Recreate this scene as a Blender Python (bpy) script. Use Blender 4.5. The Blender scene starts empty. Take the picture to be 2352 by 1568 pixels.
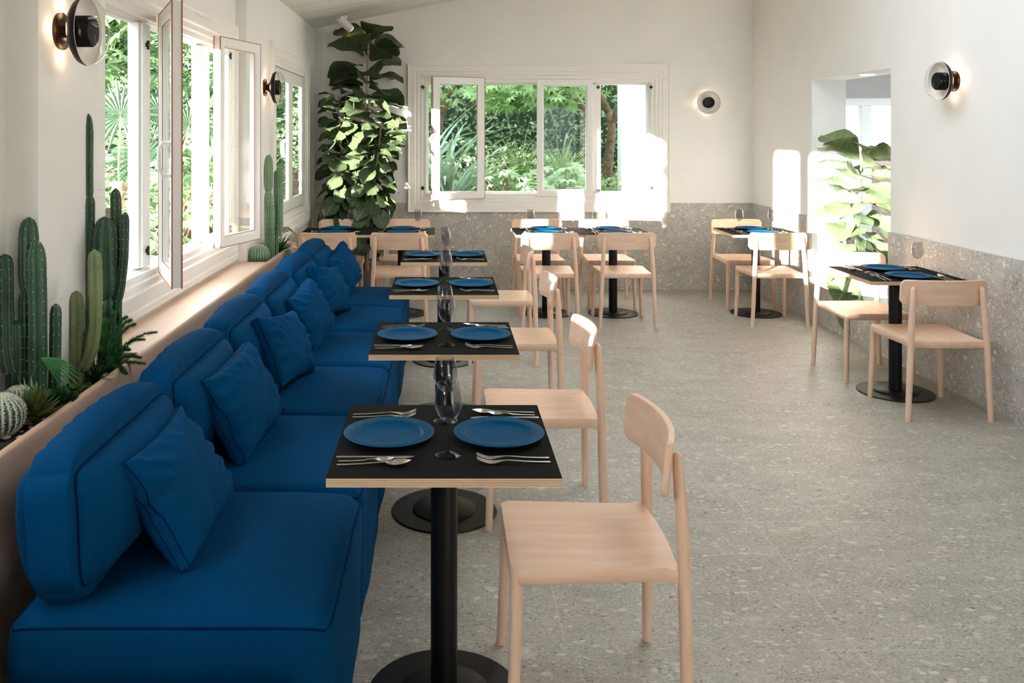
import bpy, bmesh, math, random
import numpy as np
from mathutils import Vector, Matrix, noise
R = math.radians
PI = math.pi
random.seed(7)
SC = bpy.context.scene
COL = SC.collection

# ------------------------------------------------------------------ camera, sky, sun, exposure
F = 2000.0
cam_d = bpy.data.cameras.new('camera')
cam_d.sensor_width = 36.0
cam_d.lens = 36.0 * F / 2352.0
cam_d.shift_x = (1176 - 1020) / 2352.0
cam_d.shift_y = (312 - 784) / 2352.0
cam_d.clip_start = 0.02
cam = bpy.data.objects.new('camera', cam_d)
cam.location = (0, 0, 1.618)
cam.rotation_euler = (R(90), 0, 0)
COL.objects.link(cam)
SC.camera = cam

w = bpy.data.worlds.new('world'); SC.world = w
w.use_nodes = True
bgn = w.node_tree.nodes['Background']
bgn.inputs[0].default_value = (0.80, 0.89, 1.0, 1)
bgn.inputs[1].default_value = 1.25

SUN_DIR = Vector((1.0, 1.27, -0.152)).normalized()
sd = bpy.data.lights.new('sun', 'SUN')
sd.energy = 12.0; sd.angle = R(0.9); sd.color = (1.0, 0.92, 0.82)
so = bpy.data.objects.new('sun', sd)
so.rotation_euler = SUN_DIR.to_track_quat('-Z', 'Y').to_euler()
so.location = (-6, -6, 4)
COL.objects.link(so)

SC.view_settings.view_transform = 'Standard'
SC.view_settings.look = 'None'
SC.view_settings.gamma = 1.0
SC.view_settings.use_curve_mapping = False
SC.view_settings.exposure = 2.46
SC.cycles.max_bounces = 14
SC.cycles.diffuse_bounces = 8
SC.cycles.transparent_max_bounces = 24
SC.cycles.sample_clamp_indirect = 6.0
SC.cycles.caustics_reflective = False
SC.cycles.caustics_refractive = False

def portal(name, loc, dirv, sx, sy):
    l = bpy.data.lights.new(name, 'AREA'); l.shape = 'RECTANGLE'; l.size = sx; l.size_y = sy
    l.cycles.is_portal = True
    o = bpy.data.objects.new(name, l); o.location = loc
    o.rotation_euler = Vector(dirv).to_track_quat('-Z', 'Z').to_euler()
    COL.objects.link(o)
portal('daylight_portal', (-1.50, 4.75, 1.57), (1, 0, 0), 2.3, 1.3)
portal('daylight_portal', (-1.50, 1.75, 1.57), (1, 0, 0), 2.3, 1.3)
portal('daylight_portal', (-1.50, 7.7, 1.57), (1, 0, 0), 1.7, 1.3)
portal('daylight_portal', (0.97, 9.32, 1.6), (0, -1, 0), 2.6, 1.3)
portal('daylight_portal', (2.62, -2.65, 1.15), (0, 1, 0), 1.1, 2.3)
portal('daylight_portal', (1.7, 5.0, 3.45), (.2, 0, -1), 3.6, 1.3)
portal('daylight_portal', (4.5, 9.3, 1.0), (0, -1, 0), 2.2, 2.0)

# ------------------------------------------------------------------ materials
def new_mat(name):
    m = bpy.data.materials.new(name); m.use_nodes = True
    nt = m.node_tree
    return m, nt, nt.nodes['Principled BSDF']
def N(nt, t, **kw):
    n = nt.nodes.new(t)
    for k, v in kw.items(): setattr(n, k, v)
    return n
def mapping(nt, scale=(1, 1, 1), coord='Object', loc=(0, 0, 0)):
    tc = N(nt, 'ShaderNodeTexCoord'); mp = N(nt, 'ShaderNodeMapping')
    mp.inputs['Scale'].default_value = scale; mp.inputs['Location'].default_value = loc
    nt.links.new(tc.outputs[coord], mp.inputs[0])
    return mp.outputs[0]
def ntex(nt, vec, scale, detail=3, rough=0.5):
    n = N(nt, 'ShaderNodeTexNoise'); n.inputs['Scale'].default_value = scale
    n.inputs['Detail'].default_value = detail; n.inputs['Roughness'].default_value = rough
    nt.links.new(vec, n.inputs['Vector'])
    return n.outputs[0]
def ramp(nt, fac, stops, interp='LINEAR'):
    r = N(nt, 'ShaderNodeValToRGB'); cr = r.color_ramp; cr.interpolation = interp
    while len(cr.elements) < len(stops): cr.elements.new(0.5)
    for e, (p, c) in zip(cr.elements, stops):
        e.position = p
        e.color = (c, c, c, 1) if isinstance(c, (int, float)) else (*c, 1)
    nt.links.new(fac, r.inputs[0])
    return r.outputs[0]
def mixc(nt, fac, a, b, blend='MIX'):
    m = N(nt, 'ShaderNodeMix', data_type='RGBA', blend_type=blend)
    for i, v in ((0, fac), (6, a), (7, b)):
        if hasattr(v, 'is_linked'): nt.links.new(v, m.inputs[i])
        elif i == 0: m.inputs[0].default_value = v
        else: m.inputs[i].default_value = (*v, 1)
    return m.outputs[2]
def mth(nt, op, a, b=None, c=None):
    m = N(nt, 'ShaderNodeMath', operation=op)
    for i, v in enumerate((a, b, c)):
        if v is None: continue
        if hasattr(v, 'is_linked'): nt.links.new(v, m.inputs[i])
        else: m.inputs[i].default_value = v
    return m.outputs[0]
def bump(nt, b, h, dist=0.002, strength=0.5):
    n = N(nt, 'ShaderNodeBump'); n.inputs['Strength'].default_value = strength
    n.inputs['Distance'].default_value = dist
    nt.links.new(h, n.inputs['Height']); nt.links.new(n.outputs[0], b.inputs['Normal'])

def simple(name, col, rough=0.5, metal=0.0, var=0.0, vscale=8, bmp=0.0, bscale=60, spec=0.5):
    m, nt, b = new_mat(name)
    b.inputs['Base Color'].default_value = (*col, 1)
    b.inputs['Roughness'].default_value = rough; b.inputs['Metallic'].default_value = metal
    b.inputs['Specular IOR Level'].default_value = spec
    v = mapping(nt)
    if var:
        f = ntex(nt, v, vscale, 4)
        c = ramp(nt, f, [(0.3, tuple(x * (1 - var) for x in col)), (0.7, tuple(min(1, x * (1 + var)) for x in col))])
        nt.links.new(c, b.inputs['Base Color'])
    if bmp: bump(nt, b, ntex(nt, v, bscale, 4), bmp)
    return m

def wood(name, axis, c1, c2, rough=0.45):
    m, nt, b = new_mat(name)
    s = [26, 26, 26]; s[axis] = 1.3
    v = mapping(nt, tuple(s))
    warp = ntex(nt, mapping(nt), 3.5, 2)
    va = N(nt, 'ShaderNodeVectorMath', operation='ADD'); nt.links.new(v, va.inputs[0])
    wm = N(nt, 'ShaderNodeVectorMath', operation='SCALE'); nt.links.new(warp, wm.inputs[0]); wm.inputs['Scale'].default_value = 2.2
    nt.links.new(wm.outputs[0], va.inputs[1])
    f = ntex(nt, va.outputs[0], 1.0, 5, 0.6)
    c = ramp(nt, f, [(0.30, c1), (0.52, tuple((a + d) / 2 for a, d in zip(c1, c2))), (0.70, c2)])
    nt.links.new(c, b.inputs['Base Color']); b.inputs['Roughness'].default_value = rough
    bump(nt, b, f, 0.0006, 0.3)
    return m
WC1, WC2 = (0.70, 0.455, 0.315), (0.80, 0.575, 0.425)
WX, WY, WZ = (wood('beech_' + a, i, WC1, WC2) for i, a in enumerate(('across', 'along', 'upright')))

def terrazzo(name, grid, base1, base2, stretch, rough, tone=1.0):
    m, nt, b = new_mat(name)
    P = mapping(nt)
    wn = N(nt, 'ShaderNodeTexNoise'); wn.inputs['Scale'].default_value = 9; wn.inputs['Detail'].default_value = 3
    nt.links.new(P, wn.inputs['Vector'])
    ws = N(nt, 'ShaderNodeVectorMath', operation='SCALE'); nt.links.new(wn.outputs[1], ws.inputs[0]); ws.inputs['Scale'].default_value = 0.07
    wa = N(nt, 'ShaderNodeVectorMath', operation='ADD'); nt.links.new(P, wa.inputs[0]); nt.links.new(ws.outputs[0], wa.inputs[1])
    st = N(nt, 'ShaderNodeMapping'); st.inputs['Scale'].default_value = stretch; nt.links.new(wa.outputs[0], st.inputs[0])
    V = st.outputs[0]
    col = ramp(nt, ntex(nt, V, 5, 8, 0.72), [(0.32, base1), (0.68, base2)])
    fine = ramp(nt, ntex(nt, V, 130, 3, 0.75), [(0.34, 0.72), (0.5, 1.0), (0.70, 1.22)])
    col = mixc(nt, 0.8, col, fine, 'MULTIPLY')
    def layer(col, scale, dens, size, cramp, off, amt=.7, soft=.05):
        mp = N(nt, 'ShaderNodeMapping'); mp.inputs['Location'].default_value = (off, off * 1.7, off * .3); nt.links.new(V, mp.inputs[0])
        vo = N(nt, 'ShaderNodeTexVoronoi'); vo.inputs['Scale'].default_value = scale; nt.links.new(mp.outputs[0], vo.inputs['Vector'])
        sp = N(nt, 'ShaderNodeSeparateColor'); nt.links.new(vo.outputs['Color'], sp.inputs[0])
        sel = mth(nt, 'LESS_THAN', sp.outputs[0], dens)
        edge = mth(nt, 'MULTIPLY', mth(nt, 'ADD', sp.outputs[1], 0.35), size)
        mr = N(nt, 'ShaderNodeMapRange'); mr.inputs[1].default_value = 0.0; mr.inputs[2].default_value = soft
        nt.links.new(mth(nt, 'SUBTRACT', edge, vo.outputs['Distance']), mr.inputs[0])
        fac = mth(nt, 'MULTIPLY', mth(nt, 'MULTIPLY', sel, mr.outputs[0]), amt)
        return mixc(nt, fac, col, ramp(nt, sp.outputs[2], cramp))
    G = 1.0
    k = tone
    dk = [(0, (0.10 * k, 0.094 * k, 0.082 * k)), (1, (0.24 * k, 0.222 * k, 0.19 * k))]
    lt = [(0, (0.42 * k, 0.395 * k, 0.34 * k)), (1, (0.58 * k, 0.55 * k, 0.48 * k))]
    col = layer(col, 240, 0.34, 0.50, dk, 2.1, .55)
    col = layer(col, 200, 0.36, 0.50, lt, 6.1, .55)
    col = layer(col, 110, 0.22, 0.42, dk, 3.1, .85)
    col = layer(col, 85, 0.30, 0.42, lt, 9.4, .50)
    col = layer(col, 50, 0.06, 0.32, dk, 5.7, .8)
    col = layer(col, 42, 0.28, 0.36, lt, 1.3, .75)
    col = layer(col, 21, 0.16, 0.34, lt, 7.9, .65, .08)
    col = layer(col, 10, 0.06, 0.30, lt, 4.4, .45, .10)
    sx = N(nt, 'ShaderNodeSeparateXYZ'); nt.links.new(P, sx.inputs[0])
    g = None
    for ax, off in grid:
        t = mth(nt, 'DIVIDE', mth(nt, 'SUBTRACT', sx.outputs[ax], off), 0.912)
        d = mth(nt, 'ABSOLUTE', mth(nt, 'SUBTRACT', mth(nt, 'FRACT', mth(nt, 'ADD', t, 0.5)), 0.5))
        l = mth(nt, 'LESS_THAN', d, 0.0014)
        g = l if g is None else mth(nt, 'MAXIMUM', g, l)
    gc = ramp(nt, ntex(nt, P, 0.9, 1), [(0.42, (0.24, 0.225, 0.20)), (0.55, (0.62, 0.59, 0.53))])
    col = mixc(nt, mth(nt, 'MULTIPLY', g, 0.5), col, gc)
    nt.links.new(col, b.inputs['Base Color'])
    b.inputs['Roughness'].default_value = rough
    b.inputs['Specular IOR Level'].default_value = 0.4
    return m
M_floor = terrazzo('terrazzo_floor', [(0, .386), (1, 2.74)], (0.27, 0.25, 0.21), (0.38, 0.355, 0.305), (0.72, 1.3, 1), 0.5, 0.98)
M_wains = terrazzo('terrazzo_wainscot', [(0, .37), (1, 2.74)], (0.33, 0.315, 0.285), (0.54, 0.515, 0.47), (1, 1, 1), 0.5, 1.45)

M_wall = simple('cream_plaster', (0.80, 0.79, 0.755), 0.75, var=0.02, vscale=3, bmp=0.0008, bscale=25)
M_white = simple('white_plaster', (0.84, 0.84, 0.82), 0.7)
M_paint = simple('white_gloss_paint', (0.83, 0.82, 0.78), 0.35, bmp=0.0003, bscale=40)
M_gasket = simple('terracotta_seal', (0.42, 0.13, 0.06), 0.6)
M_cap = simple('matt_black_cap', (0.002, 0.002, 0.002), 0.6, spec=.1)
M_hinge = simple('aged_iron', (0.03, 0.028, 0.026), 0.4, 0.6)
M_ledge = simple('pink_clay_render', (0.66, 0.455, 0.325), 0.42, var=0.04, vscale=5)
M_board = wood('pale_ledge_board', 1, (0.74, 0.56, 0.44), (0.80, 0.62, 0.49), 0.4)
M_soil = simple('dark_soil', (0.025, 0.018, 0.012), 0.95, var=0.6, vscale=60, bmp=0.01, bscale=80)
M_pebble = simple('pale_pebble', (0.45, 0.40, 0.34), 0.7, var=.2)
M_black = simple('black_powdercoat', (0.003, 0.003, 0.0032), 0.4, bmp=0.0002, bscale=400, spec=.25)
M_lam = simple('black_laminate', (0.006, 0.0057, 0.005), 0.72, spec=0.05)
M_steel = simple('brushed_steel', (0.56, 0.54, 0.50), 0.26, 1.0, bmp=0.0001, bscale=300)
M_bronze = simple('dark_bronze', (0.055, 0.028, 0.016), 0.3, 0.8)
M_reflector = simple('cream_enamel', (0.83, 0.79, 0.72), 0.35)
M_pot = simple('pale_grey_pot', (0.42, 0.42, 0.40), 0.6, var=.05)
M_stem = simple('tan_bark', (0.36, 0.23, 0.13), 0.8, var=0.3, vscale=30, bmp=0.002, bscale=60)
M_bark = simple('brown_bark', (0.20, 0.135, 0.085), 0.9, var=0.5, vscale=14, bmp=0.01, bscale=30)
M_redstem = simple('red_stem', (0.22, 0.07, 0.04), 0.6)

def weathered():
    m, nt, b = new_mat('weathered_white_paint')
    f = ntex(nt, mapping(nt, (0.9, 45, 45)), 1.6, 4, 0.7)
    fac = ramp(nt, f, [(0.60, 0.0), (0.66, 0.45)])
    nt.links.new(mixc(nt, fac, (0.82, 0.80, 0.75), (0.52, 0.42, 0.33)), b.inputs['Base Color'])
    b.inputs['Roughness'].default_value = 0.5
    return m
M_weather = weathered()

def ceil_mat():
    m, nt, b = new_mat('wood_wool_board')
    P = mapping(nt)
    f = ntex(nt, P, 90, 5, 0.8)
    c = ramp(nt, f, [(0.3, (0.62, 0.595, 0.54)), (0.7, (0.88, 0.855, 0.80))])
    sx = N(nt, 'ShaderNodeSeparateXYZ'); nt.links.new(P, sx.inputs[0])
    t = mth(nt, 'DIVIDE', mth(nt, 'SUBTRACT', sx.outputs[1], 8.14), 0.44)
    d = mth(nt, 'ABSOLUTE', mth(nt, 'SUBTRACT', mth(nt, 'FRACT', mth(nt, 'ADD', t, 0.5)), 0.5))
    l = mth(nt, 'LESS_THAN', d, 0.016)
    nt.links.new(mixc(nt, mth(nt, 'MULTIPLY', l, 0.75), c, (0.22, 0.20, 0.17)), b.inputs['Base Color'])
    b.inputs['Roughness'].default_value = 0.9
    bump(nt, b, f, 0.004, 0.6)
    return m
M_ceil = ceil_mat()

def fabric(name, col, wr=0.0):
    m, nt, b = new_mat(name)
    P = mapping(nt)
    f = ntex(nt, P, 420, 2, 0.7)
    c = ramp(nt, f, [(0.3, tuple(x * .72 for x in col)), (0.7, tuple(x * 1.25 for x in col))])
    nt.links.new(c, b.inputs['Base Color'])
    b.inputs['Roughness'].default_value = 0.85; b.inputs['Specular IOR Level'].default_value = 0.04
    b.inputs['Sheen Weight'].default_value = 0.04; b.inputs['Sheen Roughness'].default_value = 0.4
    b.inputs['Sheen Tint'].default_value = (0.05, 0.28, 0.62, 1)
    h = f
    if wr:
        g = ntex(nt, mapping(nt, (9, 30, 9)), 1.0, 2, 0.5)
        h = mth(nt, 'ADD', mth(nt, 'MULTIPLY', f, 0.08), mth(nt, 'MULTIPLY', g, wr))
    bump(nt, b, h, 0.004 if wr else 0.0005, 0.6)
    return m
BLUE = (0.0002, 0.041, 0.118)
M_fab = fabric('blue_upholstery', BLUE)
M_fab2 = fabric('blue_cushion_cloth', (0.0002, 0.041, 0.118), 1.2)
M_pipe = simple('blue_piping', (0.0003, 0.012, 0.045), 0.9, spec=.05)

def plate_mat():
    m, nt, b = new_mat('blue_stoneware')
    f = ntex(nt, mapping(nt), 160, 3, 0.7)
    nt.links.new(ramp(nt, f, [(0.3, (0.0, 0.036, 0.10)), (0.7, (0.0005, 0.080, 0.18))]), b.inputs['Base Color'])
    b.inputs['Roughness'].default_value = 0.5; b.inputs['Specular IOR Level'].default_value = 0.06
    bump(nt, b, f, 0.0015, 0.5)
    return m
M_plate = plate_mat()

def ply():
    m, nt, b = new_mat('birch_plywood_edge')
    P = mapping(nt)
    sx = N(nt, 'ShaderNodeSeparateXYZ'); nt.links.new(P, sx.inputs[0])
    t = mth(nt, 'FRACT', mth(nt, 'DIVIDE', mth(nt, 'SUBTRACT', sx.outputs[2], 0.7265), 0.0047))
    l = ramp(nt, t, [(0.0, (0.80, 0.60, 0.38)), (0.50, (0.74, 0.53, 0.33)), (0.60, (0.24, 0.12, 0.065)), (0.92, (0.32, 0.17, 0.095)), (1.0, (0.8, 0.6, 0.38))])
    g = ramp(nt, ntex(nt, mapping(nt, (6, 6, 200)), 3, 3), [(0.3, 0.85), (0.7, 1.1)])
    nt.links.new(mixc(nt, 1.0, l, g, 'MULTIPLY'), b.inputs['Base Color'])
    b.inputs['Roughness'].default_value = 0.5
    return m
M_ply = ply()

def pane(name, tint=(1, 1, 1), refl=1.0):
    m = bpy.data.materials.new(name); m.use_nodes = True; nt = m.node_tree
    nt.nodes.remove(nt.nodes['Principled BSDF'])
    out = nt.nodes['Material Output']
    tr = N(nt, 'ShaderNodeBsdfTransparent'); tr.inputs[0].default_value = (*tint, 1)
    gl = N(nt, 'ShaderNodeBsdfGlossy'); gl.inputs['Roughness'].default_value = 0.02
    lw = N(nt, 'ShaderNodeLayerWeight'); lw.inputs[0].default_value = 0.5
    fz = mth(nt, 'ADD', mth(nt, 'MULTIPLY', mth(nt, 'POWER', lw.outputs['Facing'], 4.0), 0.8), 0.018)
    mx = N(nt, 'ShaderNodeMixShader')
    nt.links.new(mth(nt, 'MULTIPLY', fz, refl), mx.inputs[0])
    nt.links.new(tr.outputs[0], mx.inputs[1]); nt.links.new(gl.outputs[0], mx.inputs[2])
    nt.links.new(mx.outputs[0], out.inputs[0])
    return m
M_glass = pane('window_glass', (0.97, 0.99, 0.98), 0.45)
M_wine = pane('smoky_glass', (0.86, 0.86, 0.87), 1.0)
M_foot = pane('smoky_glass_foot', (0.30, 0.30, 0.31), 0.8)
M_lens = pane('clear_glass', (0.95, 0.95, 0.95), 1.0)

def leafm(name, c1, c2, rough=0.45, trans=0.25, veins=None, vscale=3, coat=0.0):
    m, nt, b = new_mat(name)
    f = ntex(nt, mapping(nt), vscale, 2)
    c = ramp(nt, f, [(0.35, c1), (0.65, c2)])
    if veins:
        uv = N(nt, 'ShaderNodeTexCoord'); sx = N(nt, 'ShaderNodeSeparateXYZ'); nt.links.new(uv.outputs['UV'], sx.inputs[0])
        av = mth(nt, 'ABSOLUTE', mth(nt, 'SUBTRACT', sx.outputs[0], 0.5))
        mid = mth(nt, 'LESS_THAN', av, 0.025)
        t = mth(nt, 'FRACT', mth(nt, 'MULTIPLY', mth(nt, 'SUBTRACT', sx.outputs[1], mth(nt, 'MULTIPLY', av, 0.45)), 7.0))
        side = mth(nt, 'LESS_THAN', t, 0.10)
        fac = mth(nt, 'MULTIPLY', mth(nt, 'MAXIMUM', mid, side), 0.55)
        c = mixc(nt, mth(nt, 'MULTIPLY', fac, 0.6), c, veins)
    nt.links.new(c, b.inputs['Base Color'])
    b.inputs['Roughness'].default_value = rough
    b.inputs['Coat Weight'].default_value = coat; b.inputs['Specular IOR Level'].default_value = 0.22
    if trans:
        out = nt.nodes['Material Output']
        tl = N(nt, 'ShaderNodeBsdfTranslucent'); nt.links.new(mixc(nt, 1.0, c, (1.1, 1.2, 0.5), 'MULTIPLY'), tl.inputs[0])
        mx = N(nt, 'ShaderNodeMixShader'); mx.inputs[0].default_value = trans
        nt.links.new(b.outputs[0], mx.inputs[1]); nt.links.new(tl.outputs[0], mx.inputs[2])
        nt.links.new(mx.outputs[0], out.inputs[0])
    return m
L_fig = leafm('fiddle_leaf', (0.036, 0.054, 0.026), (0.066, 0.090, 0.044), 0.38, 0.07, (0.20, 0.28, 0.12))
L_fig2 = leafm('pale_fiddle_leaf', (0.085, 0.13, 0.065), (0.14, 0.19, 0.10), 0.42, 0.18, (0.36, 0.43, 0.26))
L_hedge = leafm('hedge_leaf', (0.12, 0.20, 0.11), (0.32, 0.43, 0.27), 0.5, 0.25, vscale=6)
L_maple = leafm('palmate_leaf', (0.24, 0.38, 0.17), (0.44, 0.58, 0.33), 0.45, 0.35, vscale=4)
L_bright = leafm('bright_leaf', (0.30, 0.46, 0.26), (0.56, 0.68, 0.48), 0.45, 0.35, vscale=5)
L_strap = leafm('strap_leaf', (0.22, 0.33, 0.26), (0.46, 0.56, 0.50), 0.35, 0.2, vscale=5)
L_grass = leafm('variegated_grass', (0.28, 0.40, 0.18), (0.55, 0.64, 0.40), 0.45, 0.3, vscale=6)
L_palm = leafm('palm_frond', (0.012, 0.03, 0.016), (0.035, 0.07, 0.038), 0.55, 0.08)
L_left = leafm('left_bed_leaf', (0.05, 0.11, 0.045), (0.15, 0.26, 0.12), 0.45, 0.25, vscale=5)  # one even, darker green for the left garden bed
L_dark = leafm('dark_glossy_leaf', (0.012, 0.055, 0.015), (0.03, 0.11, 0.03), 0.3, 0.1, vscale=20)
L_aloe = leafm('olive_succulent', (0.09, 0.13, 0.035), (0.20, 0.20, 0.07), 0.5, 0.0, vscale=16)
L_fern = leafm('fern_green', (0.035, 0.15, 0.045), (0.08, 0.26, 0.08), 0.5, 0.15, vscale=14)
L_moss = leafm('moss_green', (0.03, 0.09, 0.012), (0.09, 0.18, 0.03), 0.6, 0.15, vscale=25)
def cactusm(name, c1, c2, scar):
    m, nt, b = new_mat(name)
    c = ramp(nt, ntex(nt, mapping(nt), 7, 3), [(0.35, c1), (0.65, c2)])
    sc_ = ramp(nt, ntex(nt, mapping(nt, (20, 20, 5)), 1.6, 4, 0.7), [(0.66, 0.0), (0.72, 0.8)])
    nt.links.new(mixc(nt, sc_, c, scar), b.inputs['Base Color'])
    b.inputs['Roughness'].default_value = 0.5
    return m
K_dark = cactusm('dark_cactus', (0.022, 0.060, 0.032), (0.045, 0.105, 0.055), (0.34, 0.25, 0.13))
K_olive = cactusm('olive_cactus', (0.13, 0.17, 0.07), (0.20, 0.25, 0.11), (0.30, 0.28, 0.14))
K_pale = cactusm('pale_cactus', (0.13, 0.24, 0.13), (0.21, 0.34, 0.19), (0.36, 0.26, 0.14))
K_spine = simple('cream_spine', (0.62, 0.58, 0.44), 0.6)
K_white = simple('white_spine', (0.78, 0.80, 0.66), 0.6)
M_mulch = simple('bark_mulch', (0.10, 0.055, 0.042), 0.95, var=0.6, vscale=25, bmp=0.03, bscale=30)
M_pave = simple('pale_paving', (0.55, 0.52, 0.46), 0.8, var=.08)

# ------------------------------------------------------------------ mesh helpers
class G:
    def __init__(s): s.v = []; s.f = []; s.m = []; s.uv = []; s.mi = 0
    def add(s, vs, fs, mi=None):
        o = len(s.v); s.v += [tuple(p) for p in vs]
        for f in fs: s.f.append(tuple(i + o for i in f)); s.m.append(s.mi if mi is None else mi)
    def box(s, x0, x1, y0, y1, z0, z1, mi=None):
        s.add([(x0, y0, z0), (x1, y0, z0), (x1, y1, z0), (x0, y1, z0), (x0, y0, z1), (x1, y0, z1), (x1, y1, z1), (x0, y1, z1)],
              [(0, 3, 2, 1), (4, 5, 6, 7), (0, 1, 5, 4), (1, 2, 6, 5), (2, 3, 7, 6), (3, 0, 4, 7)], mi)
    def rows(s, rows, close=False, mi=None, cap=False):
        n = len(rows[0]); vs = [p for r in rows for p in r]; fs = []
        for i in range(len(rows) - 1):
            for j in range(n if close else n - 1):
                k = (j + 1) % n
                fs.append((i * n + j, i * n + k, (i + 1) * n + k, (i + 1) * n + j))
        if cap:
            fs.append(tuple(range(n - 1, -1, -1))); fs.append(tuple(range((len(rows) - 1) * n, len(rows) * n)))
        s.add(vs, fs, mi)
    def lathe(s, prof, n=32, mi=None, c=(0, 0, 0), ax='z'):
        rows = []
        for r, h in prof:
            row = []
            for i in range(n):
                a = 2 * PI * i / n; p = (r * math.cos(a), r * math.sin(a), h)
                if ax == 'x': p = (h, p[0], p[1])
                if ax == 'y': p = (p[1], h, p[0])
                row.append((p[0] + c[0], p[1] + c[1], p[2] + c[2]))
            rows.append(row)
        s.rows(rows, True, mi)
    def tube(s, path, rad, n=10, mi=None, cap=True, closed=False):
        path = [Vector(p) for p in path]
        if not hasattr(rad, '__len__'): rad = [rad] * len(path)
        rows = []; L = len(path); prev = None
        for i, p in enumerate(path):
            if closed: t = path[(i + 1) % L] - path[i - 1]
            else: t = path[min(i + 1, L - 1)] - path[max(i - 1, 0)]
            t.normalize()
            if prev is None:
                a = t.orthogonal().normalized()
                if abs(t.z) > .9: a = Vector((1, 0, 0)); a = (a - t * a.dot(t)).normalized()
            else: a = (prev - t * prev.dot(t)).normalized()
            prev = a; b = t.cross(a)
            rows.append([p + (a * math.cos(2 * PI * k / n) + b * math.sin(2 * PI * k / n)) * rad[i] for k in range(n)])
        if closed: rows.append(rows[0])
        s.rows(rows, True, mi, cap and not closed)
    def np(s, V, Fc):
        o = len(s.v); s.v += V.tolist(); s.f += (Fc + o).tolist(); s.m += [s.mi] * len(Fc)
    def build(s, name, mats, parent=None, smooth=40, bevel=0, seg=2, kind=None):
        me = bpy.data.meshes.new(name); me.from_pydata(s.v, [], s.f)
        mats = mats if isinstance(mats, (list, tuple)) else [mats]
        for m in mats: me.materials.append(m)
        if len(mats) > 1: me.polygons.foreach_set('material_index', s.m)
        if smooth:
            me.polygons.foreach_set('use_smooth', [True] * len(me.polygons))
            if smooth < 180: me.set_sharp_from_angle(angle=R(smooth))
        me.update()
        o = bpy.data.objects.new(name, me); COL.objects.link(o)
        if parent: o.parent = parent
        if bevel:
            md = o.modifiers.new('bevel', 'BEVEL'); md.width = bevel; md.segments = seg; md.limit_method = 'ANGLE'; md.angle_limit = R(35)
        if kind: o['kind'] = kind
        return o
def tag(o, label, cat, group=None, kind=None):
    o['label'] = label; o['category'] = cat
    if group: o['group'] = group
    if kind: o['kind'] = kind
    return o
def thing(name, label, cat, loc=(0, 0, 0), rz=0, group=None):
    o = bpy.data.objects.new(name, None); COL.objects.link(o); o.empty_display_size = .1
    o.location = loc; o.rotation_euler = (0, 0, rz)
    return tag(o, label, cat, group)
def dup(root, loc=None, rz=None, label=None, rot=None):
    r = root.copy(); COL.objects.link(r)
    if loc is not None: r.location = loc
    if rz is not None: r.rotation_euler = (0, 0, rz)
    if rot is not None: r.rotation_euler = rot
    if label: r['label'] = label
    for ch in root.children:
        c = ch.copy(); COL.objects.link(c); c.parent = r
        for g in ch.children:
            d = g.copy(); COL.objects.link(d); d.parent = c
    return r
def struct(g, name, mats, **kw): return g.build(name, mats, kind='structure', **kw)

# ------------------------------------------------------------------ shell
XL, XR, YB = -1.366, 3.24, 9.17
def zc(x): return 2.746 + 0.2 * (x - XL)
g = G(); g.box(-1.9, 6.0, -4.6, 9.6, -0.12, 0.0); struct(g, 'floor', M_floor, smooth=0)
g = G()
SKY = (1.05, 2.35, 3.1, 6.3)         # unseen roof opening added to let more sky light in
def slab(x0, x1, y0, y1):
    g.add([(x, y, zc(x) + t) for t in (0, .12) for (x, y) in ((x0, y0), (x1, y0), (x1, y1), (x0, y1))],
          [(0, 1, 2, 3), (7, 6, 5, 4), (0, 4, 5, 1), (1, 5, 6, 2), (2, 6, 7, 3), (3, 7, 4, 0)])
slab(-1.75, 3.6, -2.8, SKY[2]); slab(-1.75, 3.6, SKY[3], 9.45); slab(-1.75, SKY[0], SKY[2], SKY[3]); slab(SKY[1], 3.6, SKY[2], SKY[3])
slab((SKY[0] + SKY[1]) / 2 - .05, (SKY[0] + SKY[1]) / 2 + .05, SKY[2], SKY[3]); slab(SKY[0], SKY[1], 4.85, 4.95)
struct(g, 'ceiling', M_ceil, smooth=0)

def wall_with_holes(g, face0, face1, axis, a0, a1, z0, ztop, holes):
    """solid wall between two faces, running along the other axis from a0 to a1, with (b0,b1,h0,h1) holes"""
    def bx(b0, b1, h0, h1):
        if b1 - b0 < 1e-4 or h1 - h0 < 1e-4: return
        if axis == 'x': g.box(face0, face1, b0, b1, h0, h1)
        else: g.box(b0, b1, face0, face1, h0, h1)
    p = a0
    for b0, b1, h0, h1 in sorted(holes):
        bx(p, b0, z0, ztop); bx(b0, b1, z0, h0); bx(b0, b1, h1, ztop); p = b1
    bx(p, a1, z0, ztop)
ZT = 2.80
OUTL = -1.505
A1 = (3.66, 5.78, 0.955, 2.19)     # hole window 1
A0 = (0.30, 2.54, 1.075, 2.19)     # window beside the camera
A2 = (6.98, 8.50, 0.94, 2.20)
g = G()
wall_with_holes(g, OUTL, -1.472, 'x', -2.6, 2.93, 0, ZT, [A0])
g.box(OUTL, XL, 2.93, 3.42, 0, ZT)
wall_with_holes(g, OUTL, -1.44, 'x', 3.42, 6.02, 0, ZT, [A1])
wall_with_holes(g, -1.392, XL, 'x', 6.02, 9.45, 0, ZT, [A2])
wall_with_holes(g, -1.46, -1.392, 'x', 6.02, 9.45, 0, ZT, [(A2[0] - .2, A2[1] + .45, A2[2] - .05, A2[3] + .05)])
struct(g, 'wall_left', M_wall, smooth=0)
A3 = (-0.20, 2.19, 1.00, 2.19)
g = G(); wall_with_holes(g, YB, 9.40, 'y', OUTL, 3.54, 0, 3.9, [A3]); struct(g, 'wall_back', M_wall, smooth=0)
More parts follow.
